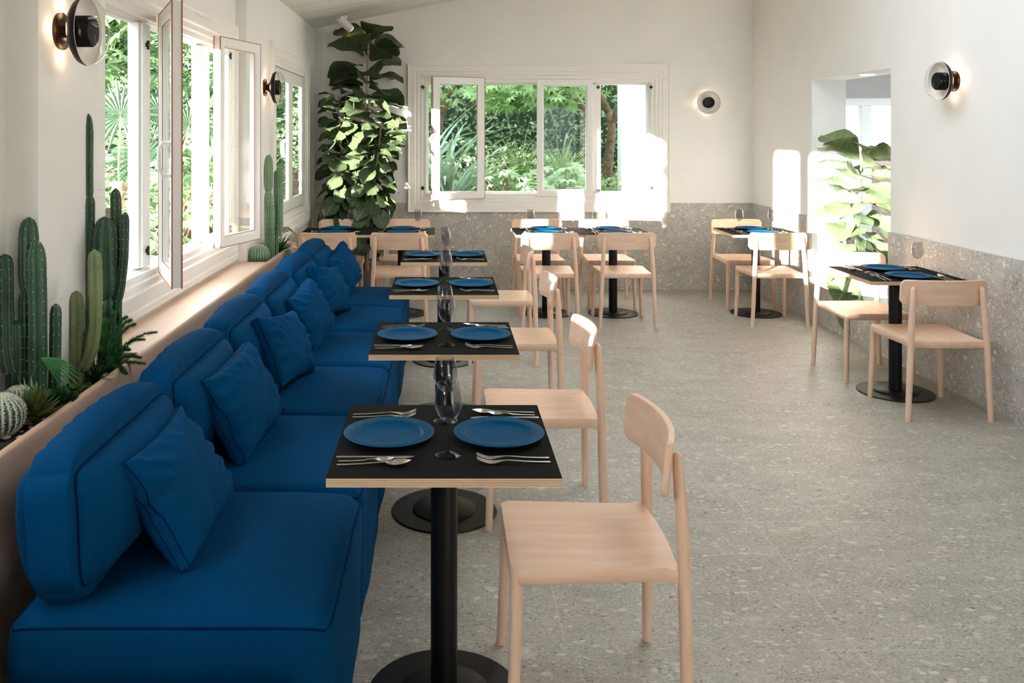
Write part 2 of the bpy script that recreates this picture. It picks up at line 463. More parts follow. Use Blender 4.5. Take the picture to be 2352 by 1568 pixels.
NI = (6.316, 7.67, 0.33, 2.11)
g = G(); wall_with_holes(g, XR, 3.54, 'x', -2.6, 9.17, 0, 3.9, [NI]); struct(g, 'wall_right', M_wall, smooth=0)
g = G(); wall_with_holes(g, -2.75, -2.6, 'y', OUTL, 3.54, 0, 3.9, [(2.1, 3.15, 0, 2.3)]); struct(g, 'wall_front', M_wall, smooth=0)  # doorway behind the camera is added to let daylight in
g = G(); g.box(-1.47, 1.35, -2.6, -2.55, 0, 2.7); struct(g, 'absorber_panel', simple('absorber_dark', (.03, .022, .017), .6), smooth=0)  # dark panel added out of view to cut bounce onto the banquette
# terrazzo wainscot
g = G(); g.box(-0.56, XR, YB - .012, YB, 0, .912); struct(g, 'trim_1', M_wains, smooth=0)
g = G()
g.box(XR - .022, XR, -2.6, NI[0], 0, .922); g.box(XR - .022, XR, NI[1], YB - .012, 0, .912); g.box(XR - .022, XR, NI[0], NI[1], 0, NI[2])
struct(g, 'trim_2', M_wains, smooth=0)
g = G(); g.box(-1.275, -1.245, YB - .02, YB, 0, 2.765); struct(g, 'trim_3', M_white, smooth=0)
g = G(); g.box(-1.366, -0.57, YB - .015, YB, .86, .885); struct(g, 'trim_4', M_white, smooth=0)

# room seen through the opening in the right wall
g = G(); g.box(3.54, 6.0, 3.0, 9.5, 2.55, 2.65); struct(g, 'ceiling', M_white, smooth=0)
g = G(); wall_with_holes(g, YB, 9.40, 'y', 3.54, 6.0, 0, 2.6, [(3.8, 5.6, 0.0, 2.02)]); struct(g, 'wall_annex_back', simple('shade_grey_plaster', (.42, .41, .37), .8), smooth=0)  # shade over the lintel is put into this grey wall colour
g = G(); wall_with_holes(g, 5.9, 6.1, 'x', 3.0, 9.4, 0, 2.6, [(5.0, 8.8, .9, 2.1)]); struct(g, 'wall_annex_right', M_white, smooth=0)
g = G(); g.box(3.54, 6.0, 2.9, 3.0, 0, 2.6); struct(g, 'wall_annex_front', M_white, smooth=0)
g = G()
for x in (3.8, 4.42, 5.5): g.box(x, x + .11, 9.22, 9.30, 0, 1.94)
g.box(3.8, 5.6, 9.22, 9.30, 1.94, 2.02)
struct(g, 'door_1', M_paint, smooth=0, bevel=.004)

# ------------------------------------------------------------------ windows
def basis_left(x): return Matrix(((0, 0, 1, x), (1, 0, 0, 0), (0, 1, 0, 0), (0, 0, 0, 1)))
def basis_back(y): return Matrix(((1, 0, 0, 0), (0, 0, -1, y), (0, 1, 0, 0), (0, 0, 0, 1)))
def ring(g, u0, u1, v0, v1, prof, mi=None):
    """mitred frame: prof = closed list of (outward offset, w)"""
    rows = []
    for off, ww in prof + [prof[0]]:
        rows.append([(u0 - off, v0 - off, ww), (u1 + off, v0 - off, ww), (u1 + off, v1 + off, ww), (u0 - off, v1 + off, ww)])
    g.rows(rows, True, mi)
def make_sash(parent, hinge, direc, width, v0, v1, stile=.062, t=.045, seal=True, handle=None, nm='sash'):
    """hinge = (u, w) of the hinged edge, direc = direction of the sash in the u-w plane"""
    d = Vector((direc[0], 0, direc[1])).normalized(); n = d.cross(Vector((0, 1, 0)))
    M = Matrix(((d.x, 0, n.x, hinge[0]), (0, 1, 0, v0), (d.z, 0, n.z, hinge[1]), (0, 0, 0, 1)))
    h = v1 - v0
    g = G()
    ring(g, stile, width - stile, stile, h - stile,
         [(0, -t / 2), (0, t / 2 - .012), (.010, t / 2 - .004), (.014, t / 2), (stile, t / 2), (stile, -t / 2)])
    s = g.build(nm, M_paint, parent, smooth=0, bevel=.0015); s.matrix_local = M
    g = G(); g.box(stile - .004, width - stile + .004, stile - .004, h - stile + .004, -.003, .003)
    g.build('glass_pane', M_glass, s, smooth=0)
    if seal:
        g = G()
        for zz in (t / 2 - .001, -t / 2 + .001):
            ring(g, 0, width, 0, h, [(-.001, zz - .0028), (-.001, zz + .0028), (.0035, zz + .0028), (.0035, zz - .0028)])
        ring(g, stile, width - stile, stile, h - stile, [(-.002, t / 2 - .013), (-.002, t / 2 - .010), (.002, t / 2 - .010), (.002, t / 2 - .013)])
        g.build('seal', M_gasket, s, smooth=0)
    if handle is not None:
        sg = handle; x0 = width - stile / 2; hz = h * .47
        g = G(); g.tube([(x0, hz - .10, sg * t / 2), (x0, hz - .10, sg * (t / 2 + .035)), (x0, hz - .07, sg * (t / 2 + .05)), (x0, hz + .02, sg * (t / 2 + .05)), (x0, hz + .045, sg * (t / 2 + .035)), (x0, hz + .045, sg * t / 2)], .009, 8)
        g.build('handle', M_paint, s)
    return s
def hinge_at(parent, u, v, w_):
    g = G(); g.tube([(u, v - .022, w_), (u, v + .022, w_)], .006, 8); g.box(u - .016, u + .016, v - .009, v + .009, w_ - .012, w_ - .002)
    g.tube([(u - .022, v, w_ + .001), (u - .008, v, w_ + .004)], .0045, 6); g.build('hinge', M_hinge, parent)
def make_window(name, mat4, hole, casing, posts, wall_face, depth, label):
    """casing: closed (offset, w) profile measured outward from the hole"""
    root = bpy.data.objects.new(name, None); COL.objects.link(root); root.matrix_world = mat4
    root['kind'] = 'structure'; root['label'] = label
    u0, u1, v0, v1 = hole
    g = G(); ring(g, u0, u1, v0, v1, casing); g.build('casing', M_weather, root, smooth=0, bevel=.002)
    g = G()
    ring(g, u0 + .035, u1 - .035, v0 + .03, v1 - .03, [(0, -depth), (0, -.045), (.012, -.045), (.012, -.02), (.0352, -.02), (.0352, -depth)] if depth > .05 else
         [(-.012, -.040), (-.012, -.0235), (.0352, -.0235), (.0352, -.040)])
    for a, b in posts:
        g.box(a, b, v0 + .028, v1 - .028, -depth + .004, -.022)
        g.box(a + .02, b - .02, v0 + .028, v1 - .028, -.024, -.008)
    g.build('frame', M_paint, root, smooth=0, bevel=.0015)
    return root
cas = [(-.012, -.02), (-.012, .012), (.02, .012), (.028, .020), (.06, .020), (.068, .030), (.135, .030), (.142, .037), (.175, .037), (.175, -.0005), (0, -.0005), (0, -.02)]
w1 = make_window('window_1', basis_left(-1.44), A1, cas, [(4.165, 4.31), (5.22, 5.39)], -1.44, .078, 'long white casement window above the clay ledge with its sashes swung open')
make_sash(w1, (4.325, .045), (-.455, .205), .52, .945, 2.215, handle=1)
make_sash(w1, (5.24, .075), (.475, .135), .505, .945, 2.215)
for u in (4.24,):
    for v in (1.06, 2.06): hinge_at(w1, u, v, .0)
for v in (1.0, 2.15): hinge_at(w1, 5.80, v, .02)
w2 = make_window('window_2', basis_left(XL), A2, [(o * .95, z_ * .9) for o, z_ in cas], [], XL, .026, 'closed white pair of casements beside the corner fig plants')
make_sash(w2, (7.00, -.010), (1, 0), .735, .965, 2.18, stile=.10, t=.024, handle=-1, seal=False)
make_sash(w2, (8.435, -.010), (-1, 0), .695, .965, 2.18, stile=.10, t=.024, handle=1, seal=False)
g = G(); g.box(8.436, 8.462, .965, 2.18, -.02, -.004); g.build('gap_shade_strip', M_black, w2, smooth=0)  # solid black strip stands in for the shade inside the open joint
cas3 = [(-.012, -.02), (-.012, .012), (.02, .012), (.028, .020), (.06, .020), (.068, .028), (.10, .028), (.105, .034), (.165, .034), (.17, .042), (.182, .042), (.182, .0005), (0, .0005), (0, -.02)]
w3 = make_window('window_3', basis_back(YB), A3, cas3, [(1.545, 1.655)], YB, .14, 'wide white four-light window in the back wall looking into the garden')
make_sash(w3, (.417, .03), (-.545, .205), .575, .965, 2.225, stile=.075, handle=None)
make_sash(w3, (.977, .012), (1, 0), .582, .985, 2.205, stile=.07, seal=False)
for u, v in ((-.222, 2.13), (-.222, 1.07), (.42, 2.13), (1.62, 2.13), (1.62, 1.045), (2.175, 2.13), (2.175, 1.07)): hinge_at(w3, u, v, .028)
# window out of frame, beside the camera
w4 = make_window('window_4', basis_left(-1.472), A0, cas, [(1.66, 1.92)], -1.472, .08, 'white window beside the near planter')

# ------------------------------------------------------------------ ledge with planters
LX = -1.2025; LZ = .748
ledge = thing('planter_ledge', 'long clay-pink ledge with built-in planters behind the blue banquette', 'planter')
g = G()
prof = [(LX - .022, LZ - .03), (LX - .022, LZ + .002), (LX - .016, LZ + .006), (LX - .006, LZ + .004), (LX, LZ - .006), (LX + .001, LZ - .03), (LX, 0.0), (LX - .022, 0.0)]
g.rows([[(x, y, z) for x, z in prof] for y in (-.6, 3.0, 6.0, 7.09)], True, cap=True)
g.build('front_panel', M_ledge, ledge, smooth=50)
g = G(); g.box(-1.438, LX - .022, 3.50, 6.015, LZ - .04, LZ); g.build('sill_board', M_board, ledge, smooth=0, bevel=.002)
g = G(); g.box(-1.364, LX - .02, 7.06, 7.09, 0, LZ + .004); g.build('end_panel', M_board, ledge, smooth=0, bevel=.002)
g = G(); g.box(-1.364, LX - .022, 6.0, 6.02, 0, LZ); g.build('end_panel', M_board, ledge, smooth=0, bevel=.002)
def soil(x0, x1, y0, y1, z):
    g = G(); nx, ny = 10, int((y1 - y0) / .03)
    g.rows([[(x0 + (x1 - x0) * i / nx, y0 + (y1 - y0) * j / ny, z + .012 * noise.noise(Vector((i * .9, j * .7, 3)))) for i in range(nx + 1)] for j in range(ny + 1)])
    o = g.build('soil', M_soil, ledge)
soil(-1.47, LX - .02, -.4, 2.93, .722); soil(-1.364, LX - .02, 2.93, 3.42, .722); soil(-1.438, LX - .02, 3.42, 3.50, .722); soil(-1.364, LX - .02, 6.02, 7.06, .715)
g = G()
rr = random.Random(4)
for i in range(60):
    x = rr.uniform(-1.34, -1.24); y = rr.uniform(2.5, 3.3); r = rr.uniform(.006, .014)
    g.lathe([(0.001, -r * .6), (r * .8, -r * .3), (r, 0), (r * .7, r * .45), (.001, r * .6)], 7, c=(x, y, .728))
g.build('pebbles', M_pebble, ledge)['kind'] = 'stuff'

# ------------------------------------------------------------------ banquette
def cushion(half, r, bulges, n=26, rip=None):
    """returns surf(p) for p on the cube surface; half sizes, corner radius, bulge per axis"""
    hx, hy, hz = half; bx, by, bz = bulges
    rr_ = r if hasattr(r, '__len__') else (r, r, r)
    def surf(p):
        q = [p[0] * hx, p[1] * hy, p[2] * hz]; h = half
        inn = [max(-(h[k] - rr_[k]), min(h[k] - rr_[k], q[k])) for k in range(3)]
        d = Vector([(q[k] - inn[k]) / rr_[k] for k in range(3)])
        if d.length > 1e-6: d.normalize()
        pos = Vector([inn[k] + d[k] * rr_[k] for k in range(3)])
        fx = max(0, 1 - p[1] ** 2) ** .55 * max(0, 1 - p[2] ** 2) ** .55
        fy = max(0, 1 - p[0] ** 2) ** .7 * max(0, 1 - p[2] ** 2) ** .7
        fz = max(0, 1 - p[0] ** 2) ** .7 * max(0, 1 - p[1] ** 2) ** .7
        pos += Vector((p[0] * bx * fx, p[1] * by * fy, p[2] * bz * fz))
        if rip: pos += rip(p, pos)
        return pos
    return surf
def cube_surface(surf, n=26, nn=None):
    def lin(i, n):
        t = -1 + 2 * i / n
        return math.copysign(1 - (1 - abs(t)) ** 1.5, t) if abs(t) < 1 else t
    g = G()
    L = [lin(i, n) for i in range(n + 1)]
    for ax in range(3):
        for sg in (-1, 1):
            rows = []
            for a in L:
                row = []
                for b in L:
                    p = [0, 0, 0]; p[ax] = sg; p[(ax + 1) % 3] = a if sg > 0 else b; p[(ax + 2) % 3] = b if sg > 0 else a
                    row.append(surf(p))
                rows.append(row)
            g.rows(rows)
    return g
def weld(o, d=1e-4):
    bm = bmesh.new(); bm.from_mesh(o.data); bmesh.ops.remove_doubles(bm, verts=bm.verts, dist=d)
    bmesh.ops.recalc_face_normals(bm, faces=bm.faces)
    bm.to_mesh(o.data); bm.free(); return o
g = G(); g.box(-1.12, -.29, 1.93, 1.985, 0, .36); o = g.build('end_panel', M_fab, None, smooth=0, bevel=.01); tag(o, 'low unseen blue panel added to shade the near end of the banquette', 'panel')  # added below the frame to darken the near seat face
g = G(); g.box(-1.19, -.70, 1.16, 1.28, 0, .93); o = g.build('light_block', M_fab, None, smooth=0, bevel=.03); tag(o, 'unseen dark blue block added to keep light off the banquette', 'divider')  # unseen block added to hold light off the nearest seat
MY = [2.07 + .762 * i for i in range(7)]
def mk_module():
    root = thing('banquette_module', 'x', 'sofa', (-.66, 0, 0), 0, 'blue seat modules of the banquette')
    def rip(p, q):
        e = max(0, p[2]) ** 6
        return Vector((0, 0, -.012 * (abs(p[0]) ** 4) * e)) + Vector((.006, .004, 0)) * noise.noise(q * 5)
    s = cushion((.390, .376, .235), (.05, .035, .05), (.012, .012, .020), rip=rip)
    o = weld(cube_surface(s, 24).build('seat', M_fab, root, smooth=180)); o.location = (0, 0, .236)
    g = G()
    pts = []
    for a in range(96):
        t = a / 96 * 4; k = int(t); f = (t - k) * 2 - 1
        p = [(f, -1), (1, f), (-f, 1), (-1, -f)][k]
        pts.append(s((p[0], p[1], .90)))
    g.tube(pts, .0032, 6, closed=True); g.build('piping', M_pipe, o, smooth=180)
    def rip2(p, q):
        ridge = max(0.0, p[2]) ** 2 * (1 - abs(p[1])) ** .5
        w_ = math.sin(q.y * 80 + 3 * noise.noise(Vector((q.x * 9, q.y * 5, 1)))) * .0062 * ridge * (1 if abs(p[0]) > .6 else .5)
        w_ *= .6 + .8 * noise.noise(Vector((q.y * 7, 2, 3)))
        return Vector((w_ * (1 if p[0] > 0 else -1), 0, w_ * .8)) + Vector((.004, .004, .004)) * noise.noise(q * 8)
    s2 = cushion((.062, .370, .166), (.012, .085, .085), (.092, .012, .050), rip=rip2)
    c = weld(cube_surface(s2, 30).build('back_cushion', M_fab, root, smooth=180)); c.location = (-.285, 0, .655)
    c.rotation_euler = (0, R(-5), 0)
    g = G()
    for sx in (-1, 1):
        pts = []
        for a in range(120):
            t = a / 120 * 4; k = int(t); f = (t - k) * 2 - 1
            p = [(f, -1), (1, f), (-f, 1), (-1, -f)][k]
            q = s2((sx, p[0], p[1]))
            q.x += sx * .001
            pts.append(q)
        g.tube(pts, .0036, 6, closed=True)
    g.build('piping', M_pipe, c, smooth=180)
    return root
ordm = ['nearest to the camera', 'second from the camera', 'third from the camera', 'fourth from the camera', 'fifth from the camera', 'farthest, beside the back-left tables']
mod0 = mk_module()
for i in range(6):
    o = mod0 if i == 0 else dup(mod0)
    o.location = (-.66, MY[i] + .381, 0)
    o['label'] = 'blue upholstered banquette seat with piped back cushion, ' + ordm[i]

def mk_pillow(seed, L=.235, H=.158):
    rr = random.Random(seed); off = Vector((rr.uniform(0, 50), rr.uniform(0, 50), 0))
    def surf(p):
        u, v = p[1], p[2]
        e = (max(0, 1 - u * u) ** .5) * (max(0, 1 - v * v) ** .5)
        t = .014 + .070 * e ** .8
        y = u * L * (1 - .07 * (1 - v * v) * abs(u)) ; z = v * H * (1 - .09 * (1 - u * u) * abs(v))
        x = p[0] * t
        edge = max(abs(u), abs(v)) ** 2.5
        wv = noise.noise(Vector((u * 2.2, v * 2.2, 0)) + off) * .012
        ang = math.atan2(v, u)
        wv += edge * (1 - edge ** 3) * .016 * math.sin(ang * 17 + 4 * noise.noise(Vector((u * 2, v * 2, 5)) + off))
        wv += .005 * noise.noise(Vector((u * 6, v * 6, 9)) + off)
        return Vector((x + wv * (1 if p[0] > 0 else -.6) * (abs(p[0]) > .5) , y, z))
    o = weld(cube_surface(surf, 34).build('throw_pillow', M_fab2, None, smooth=180))
    g = G()
    for sx in (-1, 1):
        pts = []
        for a in range(120):
            t = a / 120 * 4; k = int(t); f = (t - k) * 2 - 1
            p = [(f, -1), (1, f), (-f, 1), (-1, -f)][k]
            pts.append(surf((sx, p[0], p[1])))
        g.tube(pts, .0016, 5, closed=True)
    g.build('seam', M_pipe, o, smooth=180)
    return o
pil = [(2.485, -.755, -33, 0, 0), (3.225, -.745, -27, -7, 3), (4.02, -.735, -24, -6, -8), (4.75, -.735, -27, -8, 6), (5.50, -.725, -22, -8, -10), (6.32, -.735, -24, -14, 12)]
for i, (y, x, lean, yaw, roll) in enumerate(pil):
    o = mk_pillow(i + 3)
    o.rotation_mode = 'XYZ'
    o.matrix_world = Matrix.Translation((x, y, .632 + (.01 if roll else 0))) @ Matrix.Rotation(R(yaw), 4, 'Z') @ Matrix.Rotation(R(lean), 4, 'Y') @ Matrix.Rotation(R(roll), 4, 'X')
    tag(o, 'blue throw pillow leaning on the banquette back, ' + ['nearest to the camera', 'second from the camera', 'third from the camera', 'fourth from the camera', 'fifth from the camera', 'farthest from the camera'][i], 'pillow', 'blue throw pillows along the banquette')

# ------------------------------------------------------------------ chairs
def mk_chair():
    root = thing('dining_chair', 'x', 'chair', group='pale beech dining chairs')
    # seat outline
    def hw(y): return .228 + (.205 - .228) * (.222 - y) / .444
    pts = []
    rad = .035
    yf, yb = .225, -.222
    for k in range(7):                      # front right corner
        a = PI / 2 - k / 6 * PI / 2
        pts.append((hw(yf) - rad + rad * math.cos(a), yf - rad + rad * math.sin(a)))
    pts += [(hw(.0), 0), (hw(-.15), -.15), (.210, -.195), (.222, -.222), (.216, -.240)]
    for k in range(1, 12):
        t = k / 12; x = .216 - .432 * t
        pts.append((x * .93, -.232 - .012 * math.sin(PI * t)))
    pts += [(-.216, -.240), (-.222, -.222), (-.210, -.195), (-hw(-.15), -.15), (-hw(0), 0)]
    for k in range(7):
        a = PI - k / 6 * PI / 2
        pts.append((-(hw(yf) - rad) + rad * math.cos(a), yf - rad + rad * math.sin(a)))
    g = G(); cx, cy = 0, 0
    def z_top(x, y): return .452 - .006 * max(0, 1 - (x / .2) ** 2) * max(0, 1 - (y / .2) ** 2)
    rows = [[(x * s, y * s, .412) for x, y in pts] for s in (.001, .5, .985)] + \
           [[(x, y, .416) for x, y in pts], [(x, y, .445) for x, y in pts]] + \
           [[(x * s, y * s, z_top(x * s, y * s) if s < .99 else .4505) for x, y in pts] for s in (.988, .97, .85, .7, .5, .3, .001)]
    g.rows(rows, True); g.build('seat', WY, root, smooth=50)
    # backrest
    g = G(); nx = 28; W = .2475
    def yb_(x, z): return -.180 - .050 * (1 - (x / W) ** 2) - .10 * (z - .65)
    cr = .028
    zc_, hh = .7235, .0735
    front, back = [], []
    nz = 8
    for i in range(nx + 1):
        x = -W + 2 * W * i / nx
        dx = max(0, abs(x) - (W - cr)); hz = hh - cr + math.sqrt(max(0, cr * cr - dx * dx))
        hz = max(hz, hh - cr)
        fr, bk = [], []
        for j in range(nz + 1):
            z = zc_ + hz * (-1 + 2 * j / nz)
            y = yb_(x, z)
            fr.append((x, y + .0095, z)); bk.append((x, y - .0095, z))
        front.append(fr); back.append(bk)
    loops = [f + b[::-1] for f, b in zip(front, back)]
    g.rows(loops, True, cap=True); g.build('backrest', WX, root, smooth=40, bevel=.004, seg=3)
    # legs
    for s in (-1, 1):
        g = G(); g.tube([(s * .219, .222, 0), (s * .218, .221, .02), (s * .210, .210, .25), (s * .207, .207, .446)], [.0145, .0150, .0172, .0178], 18)
        g.build('front_leg', WZ, root, smooth=60)
        g = G()
        path = [(s * .236, -.248, 0), (s * .235, -.248, .02), (s * .226, -.247, .20), (s * .217, -.244, .42), (s * .208, -.240, .58), (s * .199, -.233, .70), (s * .196, -.231, .745), (s * .195, -.230, .756), (s * .195, -.230, .760)]
        g.tube(path, [.0145, .015, .0172, .0180, .0175, .0155, .0135, .010, .004], 18)
        g.build('rear_leg', WZ, root, smooth=60)
    return root
chair0 = mk_chair()
used = [False]
def chair(x, y, rz, label):
    if not used[0]:
        used[0] = True; o = chair0; o.location = (x, y, 0); o.rotation_euler = (0, 0, R(rz)); o['label'] = label
        return o
    return dup(chair0, (x, y, 0), R(rz), label)
TY = [2.51, 3.76, 5.055, 6.29]
ordt = ['nearest', 'second', 'third', 'farthest']
for i, (y, x) in enumerate(((2.56, .403), (3.80, .405), (5.09, .405), (6.37, .40))):
    chair(x, y, 90, 'pale beech chair facing the blue banquette, ' + ['nearest to the camera', 'second from the camera', 'third from the camera', 'fourth and farthest from the camera'][i])
BT = [(-.984, 'back-left corner table under the figs'), (-.384, 'table right of the corner table'), (.932, 'left table of the middle back pair'), (1.54, 'right table of the middle back pair'), (2.842, 'lone table by the back right corner')]
for i, (x, nm) in enumerate(BT):
    dxn = (-.01, .0, -.03, .015, 0)[i]; dxf = (.0, .0, -.02, .03, .03)[i]
    chair(x + dxn, 7.61, 0, 'beech chair on the near side of the ' + nm)
    chair(x + dxf, 8.37, 180, 'beech chair on the far side of the ' + nm)
chair(2.862, 5.18, 0, 'beech chair on the near side of the table below the right wall lamp')
chair(2.852, 5.925, 180, 'beech chair on the far side of the table below the right wall lamp')

# ------------------------------------------------------------------ tables
def mk_table():
    root = thing('dining_table', 'x', 'table', group='square black bistro tables')
    g = G()
    g.box(-.3, .3, -.3, .3, .7262, .7490, 0); g.box(-.3, .3, -.3, .3, .7490, .7502, 1)
    g.build('tabletop', [M_ply, M_lam], root, smooth=0)
    g = G(); g.lathe([(.001, .726), (.038, .726), (.0385, .72), (.0385, .022), (.001, .022)], 36); g.build('pole', M_black, root)
    g = G(); g.lathe([(.001, 0), (.224, 0), (.2265, .003), (.224, .008), (.135, .010), (.133, .016), (.128, .019), (.04, .021), (.001, .021)], 64)
    g.build('base_plate', M_black, root)
    g = G(); g.box(-.15, .15, -.05, .05, .712, .7262); g.build('mounting_plate', M_black, root, smooth=0, bevel=.004)
    return root
def lathe_shell(prof, n=40): g = G(); g.lathe(prof, n); return g
def mk_glass():
    root = thing('wine_glass', 'x', 'wine glass', group='smoky wine glasses')
    outp = [(.005, .092), (.012, .094), (.022, .101), (.031, .114), (.0365, .130), (.0375, .142), (.036, .158), (.033, .175), (.0295, .195)]
    inn = [(r - .0011, h) for r, h in outp[::-1]]; inn[-1] = (.001, .0945)
    g = lathe_shell([(.001, .091)] + outp + [(.0290, .1956)] + inn); g.build('bowl', M_wine, root, smooth=180)
    g = lathe_shell([(.0032, .012), (.0025, .03), (.0023, .07), (.0028, .086), (.0055, .0925)], 14); g.build('stem', M_wine, root, smooth=180)
    g = lathe_shell([(.001, 0), (.035, 0), (.0362, .0012), (.034, .003), (.018, .0065), (.006, .0105), (.0032, .0125), (.001, .0126)], 40); g.build('foot', M_foot, root, smooth=60)
    return root
def mk_plate():
    g = G()
    g.lathe([(.001, .002), (.055, .002), (.06, 0), (.068, .002), (.095, .006), (.128, .0150), (.1305, .0168), (.129, .0184), (.104, .0150), (.1000, .0152), (.0975, .0140), (.0945, .0092), (.088, .0070), (.05, .0058), (.001, .0055)], 72)
    return tag(g.build('dinner_plate', M_plate, None, smooth=60), 'x', 'plate', 'blue stoneware plates')
def strip(g, sec, n=8, th=.0014):
    """sec: (s, x0, half width, z, dish)"""
    rows = []
    for s_, xc, hw_, z, dish in sec:
        top = [(xc + hw_ * t, s_, z + dish * (t * t)) for t in [(-1 + 2 * k / n) for k in range(n + 1)]]
        bot = [(x, y, z_ - th) for x, y, z_ in top[::-1]]
        rows.append(top + bot)
    g.rows(rows, True, cap=True)
def handle_secs(L0, L1, w0, w1):
    return [(L0, 0, w0 * .7, .003, 0), (L0 + .004, 0, w0, .0034, -.0004), (L0 + .03, 0, w0 * .95, .0042, -.0008), (L0 + .07, 0, w0 * .7, .006, -.0008), (L1 - .02, 0, w1 * 1.1, .0085, -.0006), (L1, 0, w1, .0090, 0)]
def mk_fork():
    g = G()
    sec = handle_secs(-.098, .020, .0048, .0028)
    sec += [(.032, 0, .0045, .0075, 0), (.042, 0, .0085, .0048, .001), (.052, 0, .0112, .0030, .001), (.058, 0, .0118, .0030, .001)]
    strip(g, sec)
    for k in range(4):
        x = -.0096 + k * .0064
        strip(g, [(.056, x, .0021, .0034, 0), (.070, x, .0020, .0052, 0), (.084, x * .98, .0018, .0095, 0), (.098, x * .96, .0010, .0155, 0)], 2)
    return g.build('fork', M_steel, None, smooth=50)
def spoon_geo(sc=1.0):
    g = G(); sec = handle_secs(-.098 * sc, .030 * sc, .0048 * (sc * .4 + .6), .0028)
    b0, b1 = .034 * sc, .098 * sc
    for k in range(11):
        t = k / 10; s_ = b0 + (b1 - b0) * t
        hw_ = .0205 * sc * math.sin(PI * min(1, max(.0, (t * .94 + .06))) ** .85) ** .75 if t < 1 else .001
        hw_ = max(hw_, .0012 if t == 1 else .0030)
        depth = .0075 * math.sin(PI * t)
        sec.append((s_, 0, hw_, .0082 - .002 * t - depth * .9 + .007 * t * t, depth * .9))
    strip(g, sec, 10)
    return g
def mk_knife():
    g = G()
    strip(g, [(-.105, 0, .0050, .0050, -.001), (-.10, 0, .0056, .0055, -.001), (-.05, 0, .0052, .0055, -.001), (-.002, 0, .0046, .0055, -.001)], 6, .004)
    strip(g, [(-.004, 0, .0040, .0042, 0), (.01, .0015, .0075, .0040, 0), (.05, .0025, .0090, .0038, 0), (.08, .0022, .0085, .0036, 0), (.095, .0, .0055, .0036, 0), (.105, -.003, .0015, .0036, 0)], 4, .0018)
    return g.build('table_knife', M_steel, None, smooth=50)
proto = {'table': mk_table(), 'glass': mk_glass(), 'plate': mk_plate(), 'fork': mk_fork(), 'spoon': spoon_geo().build('table_spoon', M_steel, None, smooth=60),
         'tea': spoon_geo(.76).build('teaspoon', M_steel, None, smooth=60), 'knife': mk_knife()}
first = {k: True for k in proto}
def place(kind, loc, rz, label, cat=None, group=None):
    if first[kind]: first[kind] = False; o = proto[kind]; o.location = loc; o.rotation_euler = (0, 0, rz)
    else: o = dup(proto[kind], loc, rz)
    o['label'] = label
    if cat: o['category'] = cat
    if group: o['group'] = group
    return o
def setting(cx, cy, ang, who, tname):
    """a person at distance facing direction ang (unit vector of gaze); x to the right, y forward in their frame"""
    c, s = math.cos(ang), math.sin(ang)        # forward = (c, s); right = (s, -c)
    def W(r, f): return (cx + f * c + r * s, cy + f * s - r * c)
    rz = ang - PI / 2
    j = random.Random(hash((round(cx, 2), round(cy, 2), round(ang, 1))) & 0xffff)
    place('plate', (*W(0, -.158), .7504), rz, 'blue plate at the %s of %s' % (who, tname))
    items = [('knife', .164, 0.0, 0, 'knife', 'table knife next to the plate'), ('tea', .192, -.022, 0, 'spoon', 'short teaspoon'), ('spoon', .215, 0.0, 0, 'spoon', 'large spoon'),
             ('fork', -.170, .0, 0, 'fork', 'inner fork'), ('fork', -.200, .0, 0, 'fork', 'outer fork')]
    for k, r, f, a, cat, nm in items:
        x, y = W(r, -.185 + f)
        place(k, (x, y, .7504), rz + R(j.uniform(-2.0, 2.0)), '%s, %s, %s' % (nm, who, tname), cat, {'knife': 'steel table knives', 'spoon': 'steel spoons', 'fork': 'steel forks'}[cat])
tn = ['first table beside the banquette', 'second table beside the banquette', 'third table beside the banquette', 'fourth table beside the banquette']
for i, y in enumerate(TY):
    place('table', (0, y, 0), 0, 'square black table with plywood edge beside the banquette, ' + ['nearest to the camera', 'second from the camera', 'third from the camera', 'farthest from the camera'][i])
    setting(0, y, 0, 'banquette side', tn[i]); setting(0, y, PI, 'chair side', tn[i])
    place('glass', (.012, y - .14, .7503), 0, 'wine glass on the near half of the ' + tn[i])
    place('glass', (.004, y + .14, .7503), 1, 'wine glass on the far half of the ' + tn[i])
sn = ['corner fig table', 'table next to the corner table', 'left table of middle pair', 'right table of middle pair', 'back right lone table']
for i, (x, nm) in enumerate(BT):
    place('table', (x, 7.94, 0), 0, 'square black table, ' + nm)
    setting(x, 7.94, PI / 2, 'near side', sn[i]); setting(x, 7.94, -PI / 2, 'far side', sn[i])
    place('glass', (x - .145, 7.955, .7503), 0, 'left wine glass on the ' + sn[i]); place('glass', (x + .145, 7.935, .7503), 1, 'right wine glass on the ' + sn[i])
place('table', (2.85, 5.50, 0), 0, 'square black table against the terrazzo panel below the right wall lamp')
setting(2.85, 5.50, PI / 2, 'near side', 'table below the right lamp'); setting(2.85, 5.50, -PI / 2, 'far side', 'table below the right lamp')
place('glass', (2.85 - .145, 5.52, .7503), 0, 'left wine glass on the table below the right wall lamp'); place('glass', (2.85 + .145, 5.51, .7503), 1, 'right wine glass on the table below the right wall lamp')

